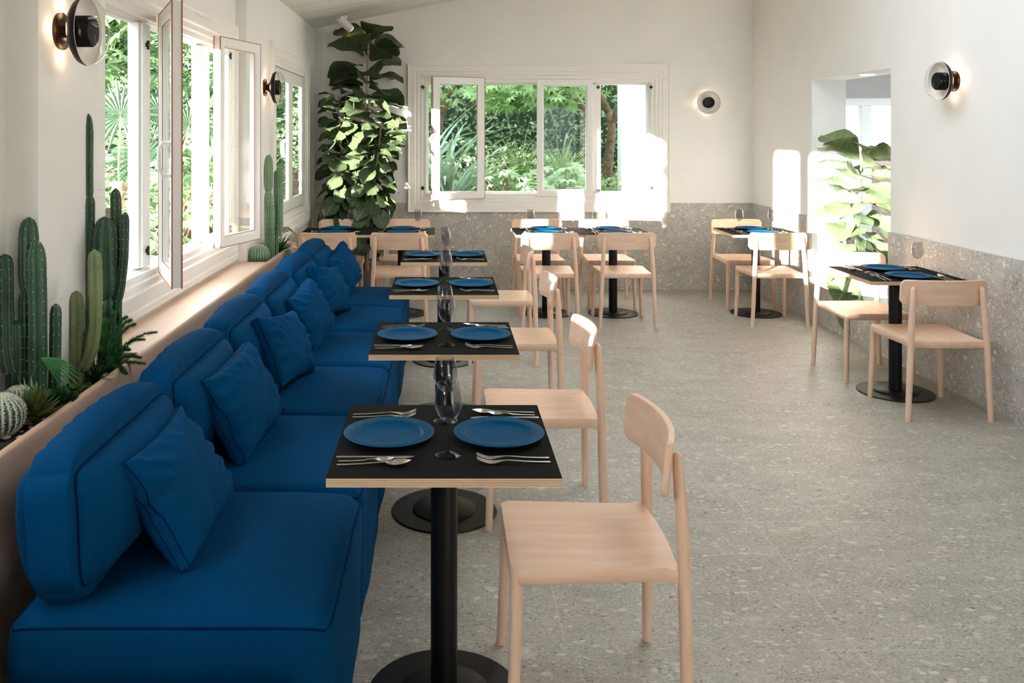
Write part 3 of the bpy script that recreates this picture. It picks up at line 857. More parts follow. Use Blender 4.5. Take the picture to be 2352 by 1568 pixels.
# ------------------------------------------------------------------ wall lamps
def mk_sconce():
    root = thing('wall_lamp', 'x', 'wall lamp', group='round black and glass wall lamps')
    # local +x points into the room
    g = G(); g.lathe([(.001, 0), (.066, 0), (.067, .003), (.066, .010), (.062, .013), (.03, .016), (.001, .016)], 48, ax='x'); g.build('wall_plate', M_bronze, root)
    g = G(); g.lathe([(.022, .014), (.024, .022), (.036, .038), (.055, .050), (.062, .054), (.001, .054)], 40, ax='x'); g.build('neck', M_bronze, root)
    g = G()
    g.lathe([(.055, .052), (.080, .055), (.100, .062), (.114, .073), (.122, .088), (.1235, .100)], 56, 0, ax='x')
    g.lathe([(.1235, .100), (.1195, .100), (.118, .088), (.110, .076), (.097, .066), (.078, .059), (.001, .057)], 56, 1, ax='x')
    g.build('dish', [M_black, M_reflector], root, smooth=50)
    g = G(); g.lathe([(.1235, .100), (.1225, .108), (.113, .124), (.098, .137), (.078, .147), (.050, .153), (.001, .155)], 56, ax='x'); g.build('glass_lens', M_lens, root, smooth=180)
    g = G(); g.lathe([(.056, .058), (.056, .112), (.052, .118), (.001, .119)], 40, ax='x'); g.build('cap', M_cap, root)
    l = bpy.data.lights.new('bulb', 'POINT'); l.energy = 0.055; l.color = (1.0, .76, .52); l.shadow_soft_size = .03
    for k in range(4):
        lo = bpy.data.objects.new('bulb', l); COL.objects.link(lo); lo.parent = root; lo.location = (.042, .082 * math.cos(k * PI / 2), .082 * math.sin(k * PI / 2))
    return root
sc0 = mk_sconce()
sc0.location = (XL, 3.10, 1.99); sc0['label'] = 'round black wall lamp with glass lens on the left wall, nearest to the camera'
dup(sc0, (XL, 6.62, 1.985), 0, 'round black wall lamp with glass lens on the left wall beside the closed window')
dup(sc0, (2.76, YB, 1.966), -PI / 2, 'round wall lamp seen face-on on the back wall right of the window')
dup(sc0, (XR, 5.53, 1.965), PI, 'round black wall lamp with glass lens high on the right wall')
# ceiling spot
sp = thing('ceiling_spotlight', 'small white cylinder spotlight on the ceiling above the corner figs', 'spotlight', (-.99, 8.72, zc(-.99)))
g = G(); g.lathe([(.001, 0), (.02, 0), (.02, -.03), (.001, -.03)], 20); g.build('bracket', M_white, sp)
g = G(); g.tube([(-.06, -.05, -.03), (.05, .04, -.13)], .042, 24); g.build('housing', M_white, sp, smooth=50)
g = G(); g.tube([(.050, .04, -.130), (.054, .043, -.134)], .034, 24)
m, nt, b = new_mat('warm_lamp_face'); b.inputs['Emission Color'].default_value = (1, .6, .3, 1); b.inputs['Emission Strength'].default_value = 3
g.build('lamp_face', m, sp, smooth=50)
# recessed downlight in the soffit of the opening
g = G(); g.lathe([(.001, 0), (.045, 0), (.05, -.004), (.001, -.0045)], 24)
m, nt, b = new_mat('downlight_face'); b.inputs['Emission Color'].default_value = (1, .93, .8, 1); b.inputs['Emission Strength'].default_value = 4
o = g.build('recessed_downlight', m, None); o.location = (3.40, 7.0, NI[3]); tag(o, 'small round recessed light in the soffit of the wall opening', 'downlight')

# ------------------------------------------------------------------ plants
rg = np.random.default_rng(5)
def inst(g, tmpl, mats, uv=None):
    """scatter template (verts Nx3, faces list of equal length) by 4x4 matrices"""
    V, Fc = tmpl; V = np.asarray(V, float); Fc = np.asarray(Fc, int)
    A = np.asarray(mats, float); n = len(A)
    P = np.einsum('nij,kj->nki', A[:, :3, :3], V) + A[:, None, :3, 3]
    F_ = (Fc[None] + (np.arange(n) * len(V))[:, None, None]).reshape(-1, Fc.shape[1])
    g.np(P.reshape(-1, 3), F_)
def fig_template(nt_=9, nv=4, seed=0):
    rr = random.Random(seed); V = []; U = []
    ph = rr.uniform(0, 6)
    for i in range(nt_ + 1):
        t = i / nt_
        w_ = .40 * (math.sin(PI * t ** 1.35) ** .62) * (.72 + .45 * t) if 0 < t < 1 else .012
        w_ = max(w_, .02 if t < .5 else .004)
        for j in range(nv + 1):
            v = -1 + 2 * j / nv
            z = .30 * abs(v) * w_ * (1 - .3 * t) - .30 * t * t + .035 * math.sin(t * 13 + ph + v * 2) * abs(v)
            V.append((t, v * w_, z)); U.append((j / nv, t))
    Fc = [(i * (nv + 1) + j, i * (nv + 1) + j + 1, (i + 1) * (nv + 1) + j + 1, (i + 1) * (nv + 1) + j) for i in range(nt_) for j in range(nv)]
    return V, Fc, U
FT = [fig_template(seed=s) for s in range(4)]
def frame(pos, direc, up=(0, 0, 1), s=1.0, roll=0.0, flip=0):
    x = Vector(direc).normalized(); u = Vector(up)
    y = u.cross(x)
    if y.length < 1e-3: y = Vector((1, 0, 0)).cross(x)
    y.normalize(); z = x.cross(y)
    c, sn_ = math.cos(roll), math.sin(roll)
    y2 = y * c + z * sn_; z2 = z * c - y * sn_
    return [[x.x * s, y2.x * s, z2.x * s, pos[0]], [x.y * s, y2.y * s, z2.y * s, pos[1]], [x.z * s, y2.z * s, z2.z * s, pos[2]], [0, 0, 0, 1]]
def fig_leaves(name, leaves, mat, parent):
    """leaves: list of 4x4 frames"""
    vs, fs, uv = [], [], []
    for k, Mx in enumerate(leaves):
        V, Fc, U = FT[k % 4]; o = len(vs)
        A = np.array(Mx)
        P = np.c_[np.array(V), np.ones(len(V))] @ A.T
        vs += P[:, :3].tolist(); fs += [tuple(i + o for i in f) for f in Fc]; uv += U
    me = bpy.data.meshes.new(name); me.from_pydata(vs, [], fs); me.materials.append(mat)
    me.polygons.foreach_set('use_smooth', [True] * len(me.polygons))
    ul = me.uv_layers.new(name='uv'); idx = np.zeros(len(me.loops), int); me.loops.foreach_get('vertex_index', idx)
    ul.data.foreach_set('uv', np.array(uv)[idx].astype(np.float32).ravel())
    o = bpy.data.objects.new(name, me); COL.objects.link(o); o.parent = parent
    return o
def fig_plant(label, base, stem, z_leaf0, sizes, n, mat, seed, pot=None, bias=None, elev=(-.1, .55), maxx=None, petiole=.05):
    """stem: list of points relative to base"""
    rr = random.Random(seed)
    root = thing('fiddle_leaf_fig', label, 'potted plant', base)
    pts = [Vector(p) for p in stem]
    def at(z):
        for a, b in zip(pts, pts[1:]):
            if a.z <= z <= b.z: return a.lerp(b, (z - a.z) / (b.z - a.z))
        return pts[-1].copy()
    g = G(); g.tube(pts, [.013 - .006 * i / (len(pts) - 1) for i in range(len(pts))], 8); g.build('stem', M_stem, root, smooth=180)
    z1 = pts[-1].z; L = []; az = rr.uniform(0, 6)
    for k in range(n):
        t = k / (n - 1); z = z_leaf0 + (z1 - z_leaf0) * t; az += 2.4 + rr.uniform(-.35, .35)
        e = elev[0] + (elev[1] - elev[0]) * t + rr.uniform(-.25, .25)
        s = sizes[0] + (sizes[1] - sizes[0]) * t; s *= rr.uniform(.8, 1.15)
        d = Vector((math.cos(az) * math.cos(e), math.sin(az) * math.cos(e), math.sin(e)))
        if bias is not None: d = (d + Vector(bias) * .45).normalized()
        p = at(z); q = p + d * petiole
        w_ = Vector(base) + q + d * s
        tries = 0
        while maxx and not maxx(w_) and tries < 12:
            az += .55; d = Vector((math.cos(az) * math.cos(e), math.sin(az) * math.cos(e), math.sin(e))); q = p + d * petiole; w_ = Vector(base) + q + d * s; tries += 1
        if tries == 12: continue
        L.append(frame(q, d, s=s, roll=rr.uniform(-.8, .8)))
    fig_leaves('foliage', L, mat, root)
    if pot:
        g = G(); r, h, z0 = pot
        g.lathe([(.001, z0), (r * .8, z0), (r * .86, z0 + .01), (r, z0 + h), (r * .93, z0 + h), (r * .9, z0 + h - .03), (.001, z0 + h - .03)], 36); g.build('pot', M_pot, root)
    return root
inroom = lambda p: p.x > -1.33 and p.y < 9.12
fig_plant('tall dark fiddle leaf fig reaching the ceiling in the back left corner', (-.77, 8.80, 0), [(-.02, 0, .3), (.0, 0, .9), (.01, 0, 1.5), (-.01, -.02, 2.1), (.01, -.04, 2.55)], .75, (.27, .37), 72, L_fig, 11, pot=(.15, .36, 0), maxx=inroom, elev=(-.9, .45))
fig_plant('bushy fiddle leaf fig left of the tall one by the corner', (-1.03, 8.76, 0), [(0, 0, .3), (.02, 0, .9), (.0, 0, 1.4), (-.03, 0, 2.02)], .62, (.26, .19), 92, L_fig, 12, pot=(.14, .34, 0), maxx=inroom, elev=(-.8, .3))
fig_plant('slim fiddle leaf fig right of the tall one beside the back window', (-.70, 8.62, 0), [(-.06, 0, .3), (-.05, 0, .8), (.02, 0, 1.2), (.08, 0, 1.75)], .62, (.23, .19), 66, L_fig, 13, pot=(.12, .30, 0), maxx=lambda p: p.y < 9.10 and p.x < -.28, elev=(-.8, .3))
# fig in the wall opening
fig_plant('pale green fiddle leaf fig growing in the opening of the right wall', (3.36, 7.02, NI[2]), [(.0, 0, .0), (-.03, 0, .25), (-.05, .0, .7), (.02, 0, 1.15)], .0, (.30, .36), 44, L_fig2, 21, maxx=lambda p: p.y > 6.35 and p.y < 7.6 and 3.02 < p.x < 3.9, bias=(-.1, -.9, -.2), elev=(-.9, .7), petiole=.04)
g = G(); g.box(3.26, 3.52, 6.50, 7.55, 0, .16); o = g.build('planter_box', M_white, None, smooth=0, bevel=.006); o.location = (0, 0, NI[2]); tag(o, 'low white planter box holding the fig in the wall opening', 'planter')

def strap(g, base, az, e, L, w_, droop, n=8, curl=0.0, fold=.25):
    rows = []; p = Vector(base); d0 = Vector((math.cos(az), math.sin(az), 0)); side = Vector((-math.sin(az), math.cos(az), 0))
    ang = e
    for i in range(n + 1):
        t = i / n
        ww = w_ * (math.sin(PI * (.12 + .88 * t) ** .7) ** .8 if t < 1 else .02)
        ww = max(ww, w_ * .05)
        nrm = d0 * -math.sin(ang) + Vector((0, 0, 1)) * math.cos(ang)
        rows.append([p + side * ww + nrm * fold * ww, p, p - side * ww + nrm * fold * ww])
        p = p + (d0 * math.cos(ang) + Vector((0, 0, 1)) * math.sin(ang)) * (L / n)
        ang -= droop / n
        if curl: az += curl / n; d0 = Vector((math.cos(az), math.sin(az), 0)); side = Vector((-math.sin(az), math.cos(az), 0))
    g.rows(rows)
def simple_plant(name, label, cat, loc, mat, fn, stem=None):
    root = thing(name, label, cat, loc)
    g = G(); fn(g); g.build('foliage', mat, root, smooth=180)
    if stem: g = G(); stem(g); g.build('stem', M_stem, root, smooth=180)
    return root
# small leaves beneath the fig in the opening
def f_(g):
    rr = random.Random(8)
    for k in range(26):
        az = rr.uniform(0, 6.28); strap(g, (rr.uniform(-.08, .06), rr.uniform(-.35, .3), 0), az, rr.uniform(.2, 1.2), rr.uniform(.08, .18), .018, 1.0, 5)
simple_plant('ground_cover', 'small leafy ground cover at the foot of the fig in the wall opening', 'plant', (3.34, 6.95, NI[2] + .15), L_fern, f_)

def ribbed(g, gs, path, R0, ribs=6, depth=.38, spine=.004, step=.022, tip=.05, neck=0.0, seed=0):
    """ribbed column along path; gs collects the areole spines"""
    rr = random.Random(seed)
    P = [Vector(p) for p in path]; seg = [(b - a).length for a, b in zip(P, P[1:])]; tot = sum(seg)
    def at(s):
        for a, b, l in zip(P, P[1:], seg):
            if s <= l: return a.lerp(b, s / l)
            s -= l
        return P[-1].copy()
    def sm(s):                                    # smoothed path
        return (at(max(0, s - .03)) + at(s) * 2 + at(min(tot, s + .03))) / 4
    n = max(14, int(tot / .018)); K = ribs * 6; rows = []; prev = None; cen = []
    ph = rr.uniform(0, 6)
    for i in range(n + 1):
        u = i / n; s = tot * (1 - (1 - u) ** 1.15) if True else tot * u
        c = sm(s); t = (sm(min(tot, s + .01)) - sm(max(0, s - .01))).normalized()
        if prev is None: a = Vector((1, 0, 0)); a = (a - t * a.dot(t)).normalized()
        else: a = (prev - t * prev.dot(t)).normalized()
        prev = a; b = t.cross(a)
        d = tot - s
        r = R0 * (1 if d > tip else math.sqrt(max(0, 1 - (1 - d / tip) ** 2)) ** 1.0)
        r *= 1 + .05 * noise.noise(Vector((s * 9, seed, 0)))
        if neck and s < neck: r *= .55 + .45 * math.sin(PI / 2 * s / neck)
        r = max(r, .001)
        row = []
        for k in range(K):
            th = 2 * PI * k / K
            f = abs(math.sin(th * ribs / 2 + ph * 0))
            rr_ = r * (1 - depth * (1 - f ** .8))
            row.append(c + (a * math.cos(th) + b * math.sin(th)) * rr_)
        rows.append(row); cen.append((c, a, b, t, r, s))
    g.rows(rows, True)
    # areoles
    last = -1
    for (c, a, b, t, r, s) in cen:
        if s - last < step: continue
        last = s
        for k in range(ribs):
            th = 2 * PI * (k + .5) / ribs
            o = a * math.cos(th) + b * math.sin(th); p = c + o * r * .995; q = t.cross(o)
            z = spine
            gs.add([p + q * z * .35, p - q * z * .35, p + t * z * .45, p - t * z * .45, p + o * z * .6], [(0, 2, 4), (2, 1, 4), (1, 3, 4), (3, 0, 4)])
def cactus(name, label, loc, cols, mat, spm=K_spine, ribs=6, spine=.0055, depth=.48):
    root = thing(name, label, 'cactus', loc)
    for i, (path, r, *kw) in enumerate(cols):
        g = G(); gs = G(); ribbed(g, gs, path, r, ribs=ribs, spine=spine, seed=i + len(label), depth=depth, **(kw[0] if kw else {}))
        c = g.build('column', mat, root, smooth=180); gs.build('spines', spm, c, smooth=0, kind='stuff')
    return root
def P_(px, py, z):   # only used to derive numbers: point at distance z seen at pixel
    return ((px - 1020) * z / F, z, 1.618 - (py - 312) * z / F)
def colpath(lx, ly, pts):    # pts (dx, dy, dz)
    return [(a, b, c) for a, b, c in pts]
S0 = .722
cactus('column_cactus', 'cluster of dark green column cacti beside the near left edge', (-1.335, 2.86, S0), [
    ([(0, 0, 0), (0, 0, .3), (-.005, 0, .56)], .030, dict(tip=.09)),
    ([(-.045, .03, 0), (-.047, .03, .4)], .028, dict(tip=.06)),
    ([(-.032, .02, .36), (-.04, .02, .45), (-.038, .02, .635)], .032, dict(tip=.09, neck=.06)),
    ([(.032, .045, 0), (.038, .045, .20), (.040, .045, .345)], .019, dict(tip=.05)),
    ([(-.078, -.02, .12), (-.094, -.02, .2), (-.096, -.02, .36), (-.098, -.02, .52)], .026, dict(tip=.05)),
    ([(-.07, .0, 0), (-.074, .0, .3)], .03, dict(tip=.06))], K_dark, ribs=6)
cactus('column_cactus', 'olive green branching cactus beside the plain wall left of the window', (-1.305, 3.09, S0), [
    ([(0, 0, 0), (.0, 0, .2), (0, 0, .355)], .026, dict(tip=.06)),
    ([(.01, .01, .10), (.035, .01, .12), (.032, .01, .215)], .012, dict(tip=.03)),
    ([(.012, -.01, .19), (.025, -.01, .23), (.024, -.01, .32)], .010, dict(tip=.03)),
    ([(.02, 0, .07), (.052, 0, .13), (.066, 0, .24), (.066, 0, .38), (.064, 0, .50)], .026, dict(tip=.05))], K_olive, ribs=5, spine=.004)
cactus('column_cactus', 'very tall dark cactus in front of the near window edge', (-1.295, 3.34, S0), [
    ([(-.07, 0, 0), (-.072, 0, .45), (-.068, 0, .68)], .024, dict(tip=.05)),
    ([(-.070, 0, .64), (-.072, 0, .76), (-.070, 0, .99)], .020, dict(tip=.10, neck=.05)),
    ([(.0, 0, 0), (.0, 0, .29)], .032, dict(tip=.05)),
    ([(.0, 0, .27), (-.008, 0, .38), (-.008, 0, .595)], .046, dict(tip=.12, neck=.08)),
    ([(.02, .05, .0), (.018, .05, .6), (.016, .05, .70)], .021, dict(tip=.06)),
    ([(.02, .02, .22), (.045, .02, .29), (.060, .02, .42), (.064, .02, .61)], .017, dict(tip=.05))], K_dark, ribs=6)
cactus('column_cactus', 'pale green column cactus beside the closed window at the far planter', (-1.27, 6.36, .715), [
    ([(-.01, 0, 0), (-.012, 0, .35), (-.012, 0, .52)], .032, dict(tip=.08)),
    ([(-.012, 0, .48), (-.014, 0, .60), (-.010, 0, .775)], .034, dict(tip=.10, neck=.08)),
    ([(.015, -.02, 0), (.018, -.02, .42)], .020, dict(tip=.08)),
    ([(.045, .05, .16), (.062, .05, .22), (.064, .05, .45), (.060, .05, .69)], .024, dict(tip=.05)),
    ([(.03, .06, .0), (.034, .06, .66)], .020, dict(tip=.05))], K_pale, spm=K_white, ribs=7, spine=.006)
def ball(label, loc, r, spm, ribs=22, dens=26, flat=.9, mat=K_dark, spl=.006):
    root = thing('ball_cactus', label, 'cactus', loc)
    g = G(); K = ribs * 4; rows = []
    for i in range(25):
        ph = PI * (i / 24); row = []
        for k in range(K):
            th = 2 * PI * k / K; rr_ = r * (1 - .09 * (1 - abs(math.sin(th * ribs / 2))))
            row.append((rr_ * math.sin(ph) * math.cos(th), rr_ * math.sin(ph) * math.sin(th), r * flat - rr_ * flat * math.cos(ph) * -1 if False else r * flat + rr_ * flat * math.cos(ph)))
        rows.append(row)
    g.rows(rows[::-1], True); g.build('body', mat, root, smooth=180)
    gs = G(); rr = random.Random(3)
    for i in range(2, dens):
        ph = PI * .92 * i / dens
        for k in range(ribs):
            th = 2 * PI * (k + .5) / ribs
            o = Vector((math.sin(ph) * math.cos(th), math.sin(ph) * math.sin(th), math.cos(ph) * flat)); p = Vector((0, 0, r * flat)) + o * r * .99
            o.normalize(); q = Vector((-math.sin(th), math.cos(th), 0)); t = o.cross(q)
            for m_ in range(6):
                a = m_ / 6 * 2 * PI + rr.random(); dv = (q * math.cos(a) + t * math.sin(a)) * rr.uniform(.7, 1.1) + o * rr.uniform(.3, .9); sd_ = o.cross(dv).normalized() * .0010
                gs.add([p - sd_, p + sd_, p + dv.normalized() * spl], [(0, 1, 2)])
    gs.build('spines', spm, root, smooth=0, kind='stuff')
    return root
ball('white-spined ball cactus at the left edge beside the aloe', (-1.325, 2.60, S0), .068, K_white, ribs=22, dens=34, spl=.012)
ball('smaller ball cactus behind the white-spined one at the left edge', (-1.36, 2.78, S0 + .005), .05, K_white, ribs=18, dens=26, spl=.010)
ball('round ribbed ball cactus at the start of the far planter', (-1.305, 6.13, .712), .078, K_white, ribs=24, dens=26, mat=cactusm('mint_cactus', (.10, .19, .10), (.15, .27, .14), (.3, .28, .2)), spl=.006)

# rosette succulent
def f_(g):
    rr = random.Random(2)
    for k in range(46):
        t = k / 46; az = k * 2.399
        strap(g, (0, 0, .012 + .045 * (1 - t)), az, 1.35 - 1.1 * t, .055 + .035 * t, .0125, -.35, 5, fold=.5)
simple_plant('rosette_succulent', 'olive aloe with pointed reddish leaves behind the ledge edge', 'succulent', (-1.262, 2.685, S0), L_aloe, f_).scale = (1.15,) * 3
def f_(g):
    for k in range(9):
        t = k / 9; az = k * 2.399 + .5
        V, Fc, U = FT[k % 4]; A = np.array(frame((0, 0, .015), (math.cos(az) * math.cos(1.1 - .8 * t), math.sin(az) * math.cos(1.1 - .8 * t), math.sin(1.1 - .8 * t)), s=.062 + .02 * t))
        P = (np.c_[np.array(V) * [1, 1.25, -.4], np.ones(len(V))] @ A.T)[:, :3]; g.add(P.tolist(), Fc)
simple_plant('broad_leaf_succulent', 'glossy dark green broad-leaved succulent between the aloe and the moss', 'succulent', (-1.262, 2.83, S0), L_dark, f_)
def f_(g):
    rr = random.Random(5)
    for k in range(240):
        az = rr.uniform(0, 6.28); r = rr.uniform(0, .05); strap(g, (r * math.cos(az), r * math.sin(az) * 1.5, .028 - r * .3), az + rr.uniform(-.6, .6), rr.uniform(.2, 1.3), rr.uniform(.012, .028), .0022, .6, 3)
simple_plant('moss_cushion', 'low tuft of mossy stonecrop below the olive cactus', 'succulent', (-1.262, 2.985, S0), L_moss, f_)
def f_(g):
    rr = random.Random(15)
    for k in range(44):
        az = rr.uniform(0, 6.28); strap(g, (rr.uniform(-.01, .01), rr.uniform(-.01, .01), 0), az, rr.uniform(.5, 1.4), rr.uniform(.07, .13), .0055, .7, 5)
simple_plant('spiky_haworthia', 'dark spiky grassy succulent between the olive cactus and the fern', 'succulent', (-1.262, 3.14, S0), L_dark, f_)
def f_(g):
    rr = random.Random(25)
    for k in range(26):
        az = rr.uniform(0, 6.28); strap(g, (0, 0, 0), az, rr.uniform(.2, .8), rr.uniform(.05, .08), .004, .4, 4)
simple_plant('small_yucca', 'small star-shaped rosette leaf plant against the ledge edge at far left', 'succulent', (-1.30, 2.46, S0 + .01), L_palm, f_)
def f_(g):
    rr = random.Random(35)
    for k in range(9):
        strap(g, (rr.uniform(-.02, .02), rr.uniform(-.02, .02), 0), rr.uniform(0, 6), 1.45, rr.uniform(.10, .16), .008, .2, 5)
simple_plant('upright_succulent', 'grey green upright finger leaves between the two ball cacti', 'succulent', (-1.30, 2.72, S0), L_strap, f_)
# needle fern (araucaria like) with many arms
def needle_arm(g, gn, path, r, n, nl):
    P = [Vector(p) for p in path]; tot = len(P) - 1
    g.tube(P, [.0028] * len(P), 5)
    rr = random.Random(int(path[-1][0] * 1e4) & 0xfff)
    for i in range(n):
        t = i / n * tot; k = int(t); c = P[k].lerp(P[k + 1], t - k); d = (P[k + 1] - P[k]).normalized()
        a = d.orthogonal().normalized(); b = d.cross(a)
        for m_ in range(nl):
            th = rr.uniform(0, 6.28); o = a * math.cos(th) + b * math.sin(th); dv = (o + d * .7).normalized(); L = r * (1 - .6 * (i / n) ** 3)
            s = dv.cross(d).normalized() * .0012
            gn.add([c - s, c + s, c + dv * L], [(0, 1, 2)])
root = thing('needle_fern', 'bright green needle-leaved fern spreading over the ledge below the tall cactus', 'fern', (-1.27, 3.30, S0))
g, gn = G(), G()
for (dx, dy, dz) in [(.02, -.10, .22), (.13, .02, .12), (.10, -.06, .10), (.06, -.12, .14), (-.02, -.10, .17), (.15, .10, .13), (.12, .05, .02), (.10, -.09, .02), (.05, .05, .20), (-.05, -.05, .22), (.03, -.03, .23), (.08, .06, .17), (.05, -.12, .07), (.13, -.02, .06), (.0, -.14, .12), (.09, -.01, .20), (.02, .04, .25), (.03, -.14, .19)]:
    mid = (dx * .45, dy * .45, dz * .7 + .02); needle_arm(g, gn, [(0, 0, 0), mid, (dx * .75, dy * .75, dz * .92 + .01), (dx, dy, dz)], .021, 70, 9)
g.build('branch', L_fern, root); gn.build('needles', L_fern, root, smooth=0)
# fan leaf on a thin stalk
root = thing('fan_palm_seedling', 'single pleated fan palm leaf on a thin stalk arching across the olive cactus', 'palm', (-1.33, 2.74, S0 + .03))
g = G(); g.tube([(0, 0, -.03), (.01, 0, .05), (.035, .0, .115), (.06, 0, .165)], .0013, 6); g.build('stalk', L_moss, root)
g = G()
for k in range(8):
    a = R(-58 + k * 9); L = .125 - .004 * abs(k - 3) ** 1.5
    d = Vector((math.cos(a) * .95, .35 - .03 * k, math.sin(a) * .95)).normalized()
    c = Vector((.06, 0, .165)); s = Vector((0, 1, 0)).cross(d).normalized() * .0028; u = Vector((0, .004, 0))
    rows = []
    for i in range(7):
        t = i / 6; q = c + d * L * t - Vector((0, 0, .03 * t * t)); ww = .25 + 1.0 * math.sin(PI * min(1, t * .8 + .1)); ww = ww if t < 1 else .1
        rows.append([q - s * ww + u, q, q + s * ww + u])
    g.rows(rows)
g.build('fan_leaf', L_fern, root, smooth=180)
# fern and flax in the far planter
root = thing('planter_fern', 'dark fern with feathery fronds in the far planter beside the closed window', 'fern', (-1.27, 6.62, .715))
g = G(); rr = random.Random(77)
for k in range(110):
    az = rr.uniform(-2.6, 1.9); strap(g, (rr.uniform(-.02, .02), rr.uniform(-.06, .04), 0), az, rr.uniform(.3, 1.4), rr.uniform(.13, .24), .008, rr.uniform(.6, 1.9), 7)
g.build('foliage', L_dark, root, smooth=180)
g = G(); gn = G()
for k in range(7):
    az = rr.uniform(-1.4, 1.2); c, s = math.cos(az), math.sin(az); L = rr.uniform(.14, .22)
    needle_arm(g, gn, [(0, 0, 0), (c * L * .3, s * L * .3, .17), (c * L * .7, s * L * .7, .20), (c * L, s * L, .16)], .018, 34, 6)
gn.build('frond', L_moss, root, smooth=0)

# ------------------------------------------------------------------ garden outside
def terr(x, y):
    d = max(-1.6 - x, y - 9.4, 0); return .15 + min(1.0, .22 * d) + .03 * noise.noise(Vector((x, y, 0)) * 1.5)
g = G(); xs = np.arange(-14, 9.1, .5); ys = np.arange(-6, 22.1, .5)
def tz(x, y):
    inside = x > -1.62 and y < 9.45
    return -.25 if inside else terr(x, y)
g.rows([[(x, y, tz(x, y)) for x in xs] for y in ys]); o = g.build('garden_ground', M_mulch, None, smooth=180); tag(o, 'dark brown bark mulch covering the sloping garden bed outside', 'ground', kind='structure')

quad = ([(0, 0, 0), (.5, -.32, .10), (1, 0, -.08), (.5, .32, .10)], [(0, 1, 2), (0, 2, 3)])
def palm_t(lobes=7):
    V = [(0, 0, 0)]; Fc = []
    for k in range(lobes):
        a = R(-125 + 250 * k / (lobes - 1)); L = 1 - .35 * abs(k - (lobes - 1) / 2) / ((lobes - 1) / 2)
        a0 = a - R(20); a1 = a + R(20)
        i = len(V); V += [(.42 * math.cos(a0), .42 * math.sin(a0), .03), (L * math.cos(a) , L * math.sin(a), -.12), (.42 * math.cos(a1), .42 * math.sin(a1), .03)]
        Fc += [(0, i, i + 1), (0, i + 1, i + 2)]
    return V, Fc
PT = palm_t()
def randdirs(rr, n, up=.3):
    return [(rr.gauss(0, 1), rr.gauss(0, 1) - .4, rr.gauss(0, 1) * .6 + up) for _ in range(n)]
def leafmass(name, label, cat, box, n, size, mat, tmpl=quad, seed=1, stems=None, shape='box', loc=(0, 0, 0), group=None, twig=None):
    rr = random.Random(seed); root = thing(name, label, cat, loc, group=group)
    x0, x1, y0, y1, z0, z1 = box; mats_ = []
    for k in range(n):
        if shape == 'box': p = (rr.uniform(x0, x1), rr.uniform(y0, y1), rr.uniform(z0, z1))
        else:
            while True:
                a = [rr.uniform(-1, 1) for _ in range(3)]
                if .25 < sum(v * v for v in a) < 1: break
            p = ((x0 + x1) / 2 + a[0] * (x1 - x0) / 2, (y0 + y1) / 2 + a[1] * (y1 - y0) / 2, (z0 + z1) / 2 + a[2] * (z1 - z0) / 2)
        d = Vector((rr.gauss(0, 1), rr.gauss(0, 1), rr.gauss(0, .6) - .2)); upv = Vector((rr.gauss(-.2, .5), rr.gauss(-.7, .5), rr.gauss(.8, .5)))
        mats_.append(frame(p, d, upv, size * rr.uniform(.6, 1.3), rr.uniform(-.4, .4)))
    g = G(); inst(g, tmpl, mats_); g.build('foliage', mat, root, smooth=0)
    if stems:
        g = G()
        for path, rads in stems: g.tube(path, rads, 8)
        g.build('stem', twig or M_bark, root, smooth=180)
    return root
def core(g, box):
    x0, x1, y0, y1, z0, z1 = box; g.box(x0, x1, y0, y1, z0, z1)
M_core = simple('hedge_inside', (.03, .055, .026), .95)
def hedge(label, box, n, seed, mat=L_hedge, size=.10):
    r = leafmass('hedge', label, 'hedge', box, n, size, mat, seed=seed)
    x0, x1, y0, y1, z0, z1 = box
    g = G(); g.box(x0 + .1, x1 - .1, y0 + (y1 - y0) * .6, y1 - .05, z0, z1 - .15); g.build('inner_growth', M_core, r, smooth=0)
    return r
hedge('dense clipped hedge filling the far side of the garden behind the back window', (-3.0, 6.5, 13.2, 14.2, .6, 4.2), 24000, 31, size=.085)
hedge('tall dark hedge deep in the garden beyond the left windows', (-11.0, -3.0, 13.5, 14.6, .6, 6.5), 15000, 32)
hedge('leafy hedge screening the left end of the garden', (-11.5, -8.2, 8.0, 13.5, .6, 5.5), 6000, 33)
# trees and shrubs
def tree(name, label, trunk, branches, crown, n, size, mat, tmpl, seed, group=None):
    root = thing(name, label, 'tree', trunk[0][0])
    b = Vector(trunk[0][0]); g = G(); rel = lambda pts: [Vector(p) - b for p in pts]
    g.tube(rel(trunk[0]) if False else rel(trunk[0:1][0] if isinstance(trunk[0][0], tuple) else trunk), trunk[1] if isinstance(trunk[0][0], tuple) else .1, 10)
    g.build('trunk', M_bark, root, smooth=180)
    g = G()
    for pts, rd in branches: g.tube(rel(pts), rd, 8)
    g.build('branches', M_bark, root, smooth=180)
    rr = random.Random(seed); ms = []
    for k in range(n):
        x0, x1, y0, y1, z0, z1 = crown[k % len(crown)]
        p = Vector((rr.uniform(x0, x1), rr.uniform(y0, y1), rr.uniform(z0, z1))) - b
        d = Vector((rr.gauss(0, 1), rr.gauss(0, 1), rr.gauss(0, .4) - .3)); upv = Vector((rr.gauss(-.3, .4), rr.gauss(-.6, .4), rr.gauss(.9, .4)))
        ms.append(frame(p, d, upv, size * rr.uniform(.6, 1.25)))
    g = G(); inst(g, tmpl, ms); g.build('foliage', mat, root, smooth=0)
    return root
